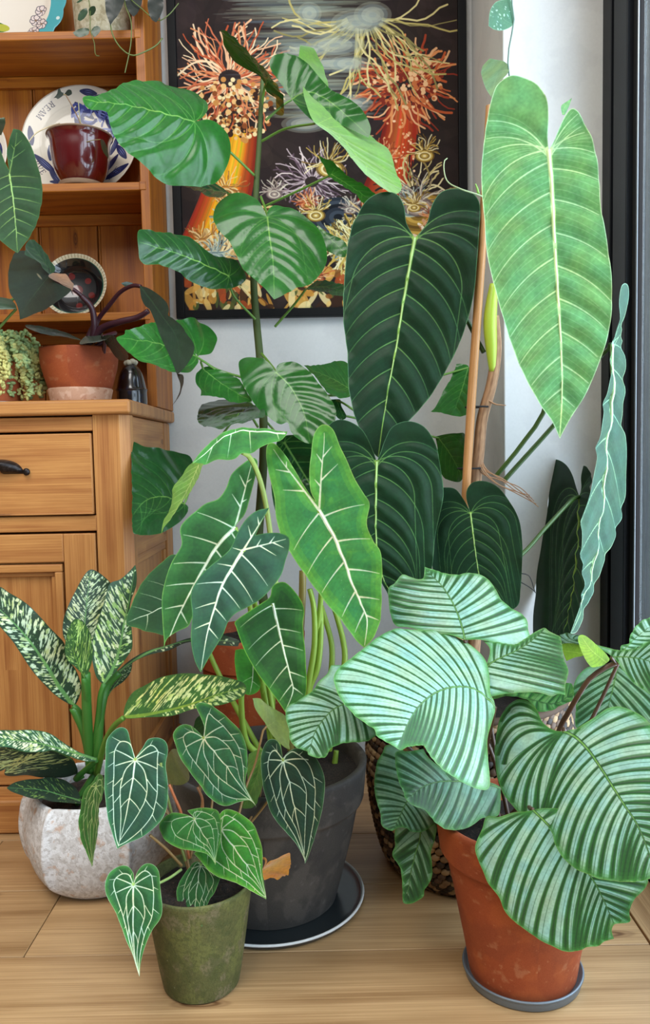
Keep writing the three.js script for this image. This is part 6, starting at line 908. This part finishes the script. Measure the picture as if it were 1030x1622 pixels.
{ // another arrow-leaved plant standing on the dresser beyond the left edge
  const at = [-0.86, WT, -1.70], g = plantSpec(thing('dark_arrow_plant', 'plant with dark pale-veined leaves reaching in at the left edge', 'potted plant', at), V(-0.86, WT + 0.12, -1.70), 0.0035, '#5a7a3c');
  part('pot', lathe([[0.0001, 0], [0.055, 0], [0.058, 0.004], [0.075, 0.12], [0.072, 0.122], [0.068, 0.1], [0.0001, 0.098]], at, 48), M.terracotta, g); part('soil', soilDisc(0.068, [at[0], WT + 0.11, at[2]], 29), M.soil, g);
  const pal = { base: '#1f4a24', light: '#2f6030', dark: '#173a1f', vein: '#9cbf72', edge: '#4a7a44' };
  leaf(g, 'arrow', 'A', { o: [[35, 690], [30, 610], [60, 537], [90, 543], [125, 590], [150, 660], [172, 745], [172, 820], [155, 900], [125, 960], [72, 1032], [30, 1005], [-30, 940], [-60, 820], [-60, 700], [-30, 620], [0, 600], [20, 660]], r: [[35, 705], [50, 800], [60, 900], [72, 1026]], lb: [[72, 548]], d: [1.50, 1.44, 0.0], pal, n: 6, vw: 0.8 }, '#9cbf72');
  leaf(g, 'arrow', 'V', { o: [[230, 60], [280, 50], [340, 110], [390, 180], [450, 290], [400, 330], [330, 250], [240, 200], [180, 180]], r: [[420, 300], [330, 170], [250, 70]], d: [1.70, 1.66, 0.1], pal, n: 4, vw: 0.6, pet: [[300, 420, 1.76], [0, 600, 1.77], [-400, 900, 1.72]] });
  leaf(g, 'arrow', 'B', { o: [[-30, 370], [0, 373], [50, 380], [78, 405], [40, 425], [0, 430], [-40, 425]], r: [[75, 403], [20, 400], [-35, 400]], d: [1.64, 1.60, 0.3], pal, n: 3, vw: 0.5 });
  leaf(g, 'arrow', 'A', { o: [[-30, 470], [0, 468], [18, 480], [22, 500], [0, 530], [-30, 520]], r: [[-20, 500], [0, 495], [20, 490]], d: [1.55, 1.52, 0.1], pal, n: 3, vw: 0.5 });
}
{ // pale stone pot on the top shelf with two trailing plants
  const c = P(163, 30, 1.93), at = [c.x, SH1, -1.93], g = plantSpec(thing('trailing_shelf_plant', 'pale stone pot with trailing green vines on top shelf', 'potted plant', at), V(c.x, SH1 + 0.11, -1.93), 0.001, '#6a7a3a');
  part('pot', lathe([[0.0001, 0], [0.060, 0], [0.0625, 0.003], [0.068, 0.10], [0.0675, 0.103], [0.064, 0.102], [0.06, 0.08], [0.0001, 0.078]], at, 56), std({ map: withRepeat(blotch(256, 256, [186, 176, 148], [[[150, 138, 108], 6, 0, 0.7], [[205, 198, 176], 9, 0.1, 0.6]], 77, 6), 0.2), roughness: 0.9 }), g);
  part('soil', soilDisc(0.06, [at[0], SH1 + 0.09, at[2]], 31), M.soil, g);
  const dark = { base: '#142012', light: '#1d2c18', rib: '#2c3c22' }, var_ = { base: '#24491c', light: '#356a2a', rib: '#5f8a44' };
  leaf(g, 'plain', 'X', { o: [[440, 195], [470, 178], [510, 168], [538, 175], [535, 205], [500, 222], [460, 220]], r: [[538, 190], [490, 195], [445, 197]], d: [1.82, 1.82], pal: var_, pet: 0 });
  leaf(g, 'plain', 'X', { o: [[552, 185], [570, 162], [595, 158], [608, 180], [590, 210], [568, 225], [555, 205]], r: [[553, 190], [575, 190], [606, 172]], d: [1.82, 1.82], pal: var_, pet: 0 });
  leaf(g, 'plain', 'X', { o: [[470, 120], [475, 85], [500, 55], [525, 50], [530, 75], [510, 110], [485, 125]], r: [[528, 65], [505, 85], [474, 118]], d: [1.83, 1.82], pal: var_, pet: 0 });
  leaf(g, 'plain', 'X', { o: [[535, 60], [550, 40], [572, 38], [578, 65], [560, 92], [540, 95]], r: [[537, 70], [555, 65], [575, 50]], d: [1.83, 1.82], pal: var_, pet: 0 });
  leaf(g, 'plain', 'X', { o: [[460, 15], [490, -8], [500, 0], [480, 14]], r: [[498, -4], [480, 4], [462, 14]], d: [1.83, 1.82], pal: var_, pet: 0 });
  leaf(g, 'plain', 'X', { o: [[640, -20], [690, -50], [750, -20], [745, 30], [715, 90], [685, 125], [668, 155], [655, 120], [640, 70]], r: [[700, -40], [690, 50], [667, 150]], d: [1.82, 1.81], pal: dark, pet: 0 });
  leaf(g, 'plain', 'X', { o: [[755, -30], [860, -30], [858, 20], [830, 80], [805, 100], [780, 70], [760, 20]], r: [[810, -30], [812, 40], [806, 98]], d: [1.83, 1.82], pal: dark, pet: 0 });
  leaf(g, 'plain', 'X', { o: [[895, 0], [930, -30], [980, -10], [988, 40], [970, 95], [945, 135], [915, 115], [895, 60]], r: [[935, -25], [942, 50], [944, 130]], d: [1.83, 1.82], pal: dark, pet: 0 });
  for (const [pts, w] of [[[[540, -60, 1.86], [545, 60, 1.83], [545, 130, 1.825], [548, 190, 1.82], [570, 260, 1.82], [580, 335, 1.82], [600, 338, 1.82]], 0.0009], [[[700, -60, 1.86], [668, 150, 1.82], [690, 230, 1.82], [740, 300, 1.82], [800, 335, 1.82], [870, 315, 1.825], [950, 270, 1.83], [982, 230, 1.83]], 0.0016], [[[740, -60, 1.86], [760, 40, 1.82], [790, 120, 1.82], [792, 250, 1.82], [775, 350, 1.82], [755, 440, 1.82]], 0.0012], [[[760, -60, 1.86], [800, 5, 1.82], [860, 55, 1.82], [910, 100, 1.825], [960, 125, 1.83], [1020, 90, 1.83], [1080, 20, 1.83]], 0.0012]])
    part('stem', tube([V(at[0] + 0.02, SH1 + 0.115, -1.92), ...pts.map((q) => Q('X', ...q))], w, w, 40, 6), stalk('#5a6a2c'), g);
}
{ // satin vine hanging down in front of the pier, from a small pot under the ceiling
  const top = V(0.455, 2.34, -1.5), g = plantSpec(thing('satin_vine', 'thin hanging vine with silver-splashed leaf above pale leaf by the pier', 'hanging plant', [top.x, 2.24, top.z]), top, 0.001, '#5a7a5a');
  part('pot', lathe([[0.0001, 0], [0.05, 0], [0.07, 0.03], [0.075, 0.1], [0.072, 0.101], [0.066, 0.08], [0.0001, 0.078]], [top.x, 2.24, top.z], 48), M.white, g); part('soil', soilDisc(0.066, [top.x, 2.33, top.z], 41), M.soil, g);
  for (let i = 0; i < 3; i++) { const a = i * 2.1; part('cord', tube([V(top.x + Math.cos(a) * 0.073, 2.34, top.z + Math.sin(a) * 0.073), V(top.x, 2.602, top.z)], 0.001, 0.001, 2, 5), M.white, g); }
  leaf(g, 'splashed', 'D', { o: [[440, 0], [400, 10], [375, 50], [368, 110], [390, 125], [430, 125], [468, 105], [475, 80], [465, 30], [455, 0]], r: [[470, 100], [430, 75], [385, 20]], d: [1.40, 1.38, 0.02], pet: 0, label: 'silver-splashed leaf' });
  leaf(g, 'splashed', 'D', { o: [[445, 310], [455, 290], [450, 265], [430, 252], [385, 250], [355, 280], [347, 310], [360, 360], [385, 400], [400, 370], [420, 330]], r: [[450, 285], [410, 300], [382, 395]], d: [1.40, 1.37, 0.1], splashes: 0, pal: { base: '#86b478', rib: '#a4c894' }, pet: 0, label: 'pale curled underside of leaf' });
  part('stem', tube([top.clone(), V(0.42, 2.1, -1.41), Q('D', 465, -60, 1.40), Q('D', 465, 0, 1.40), Q('D', 475, 95, 1.40), Q('D', 458, 170, 1.40), Q('D', 450, 255, 1.40), Q('D', 456, 315, 1.40)], 0.0014, 0.0012, 40, 6), stalk('#4a6a5a'), g);
}
{ // wiry tendril on the print's right: an aerial shoot of the climber
  part('tendril', tube([Q('D', 395, 830, 1.42), Q('D', 335, 797, 1.41), Q('D', 260, 772, 1.40), Q('D', 205, 742, 1.40), Q('D', 190, 700, 1.40), Q('D', 192, 655, 1.40), Q('D', 203, 645, 1.40)], 0.0016, 0.001, 24, 6), stalk('#a8b88a'), velvet);
  part('tendril', tube([Q('D', 330, 790, 1.41), Q('D', 325, 770, 1.41), Q('D', 318, 750, 1.41)], 0.0025, 0.0012, 8, 6), stalk('#7fb04a'), velvet);
}
console.log('leaves', Leaf.count, 'leaf triangles', Leaf.tris, 'sheets', pages.length, pages.map((p) => p.y).join(' '));
// fine uneven tone of living leaves over all sheets: speckle and cloud, even in every direction
for (const p of pages) {
  const im = p.ctx.getImageData(0, 0, PAGE, PAGE), d = im.data, r = rng(7);
  for (let y = 0; y < Math.min(PAGE, p.y); y++) for (let x = 0; x < PAGE; x++) { const i = (y * PAGE + x) * 4, k = 1 + 0.06 * n2(x / 46, y / 46) + 0.05 * n2(x / 11, y / 11) + 0.06 * (r() - 0.5), w = 1 + 0.06 * n2(x / 80 + 50, y / 80); d[i] *= k * w; d[i + 1] *= k; d[i + 2] *= k / w; }
  p.ctx.putImageData(im, 0, 0); p.tex.needsUpdate = true;
}
scene.traverse((o) => { if (o.isMesh) { o.castShadow = true; o.receiveShadow = true; } });
renderer.render(scene, camera);
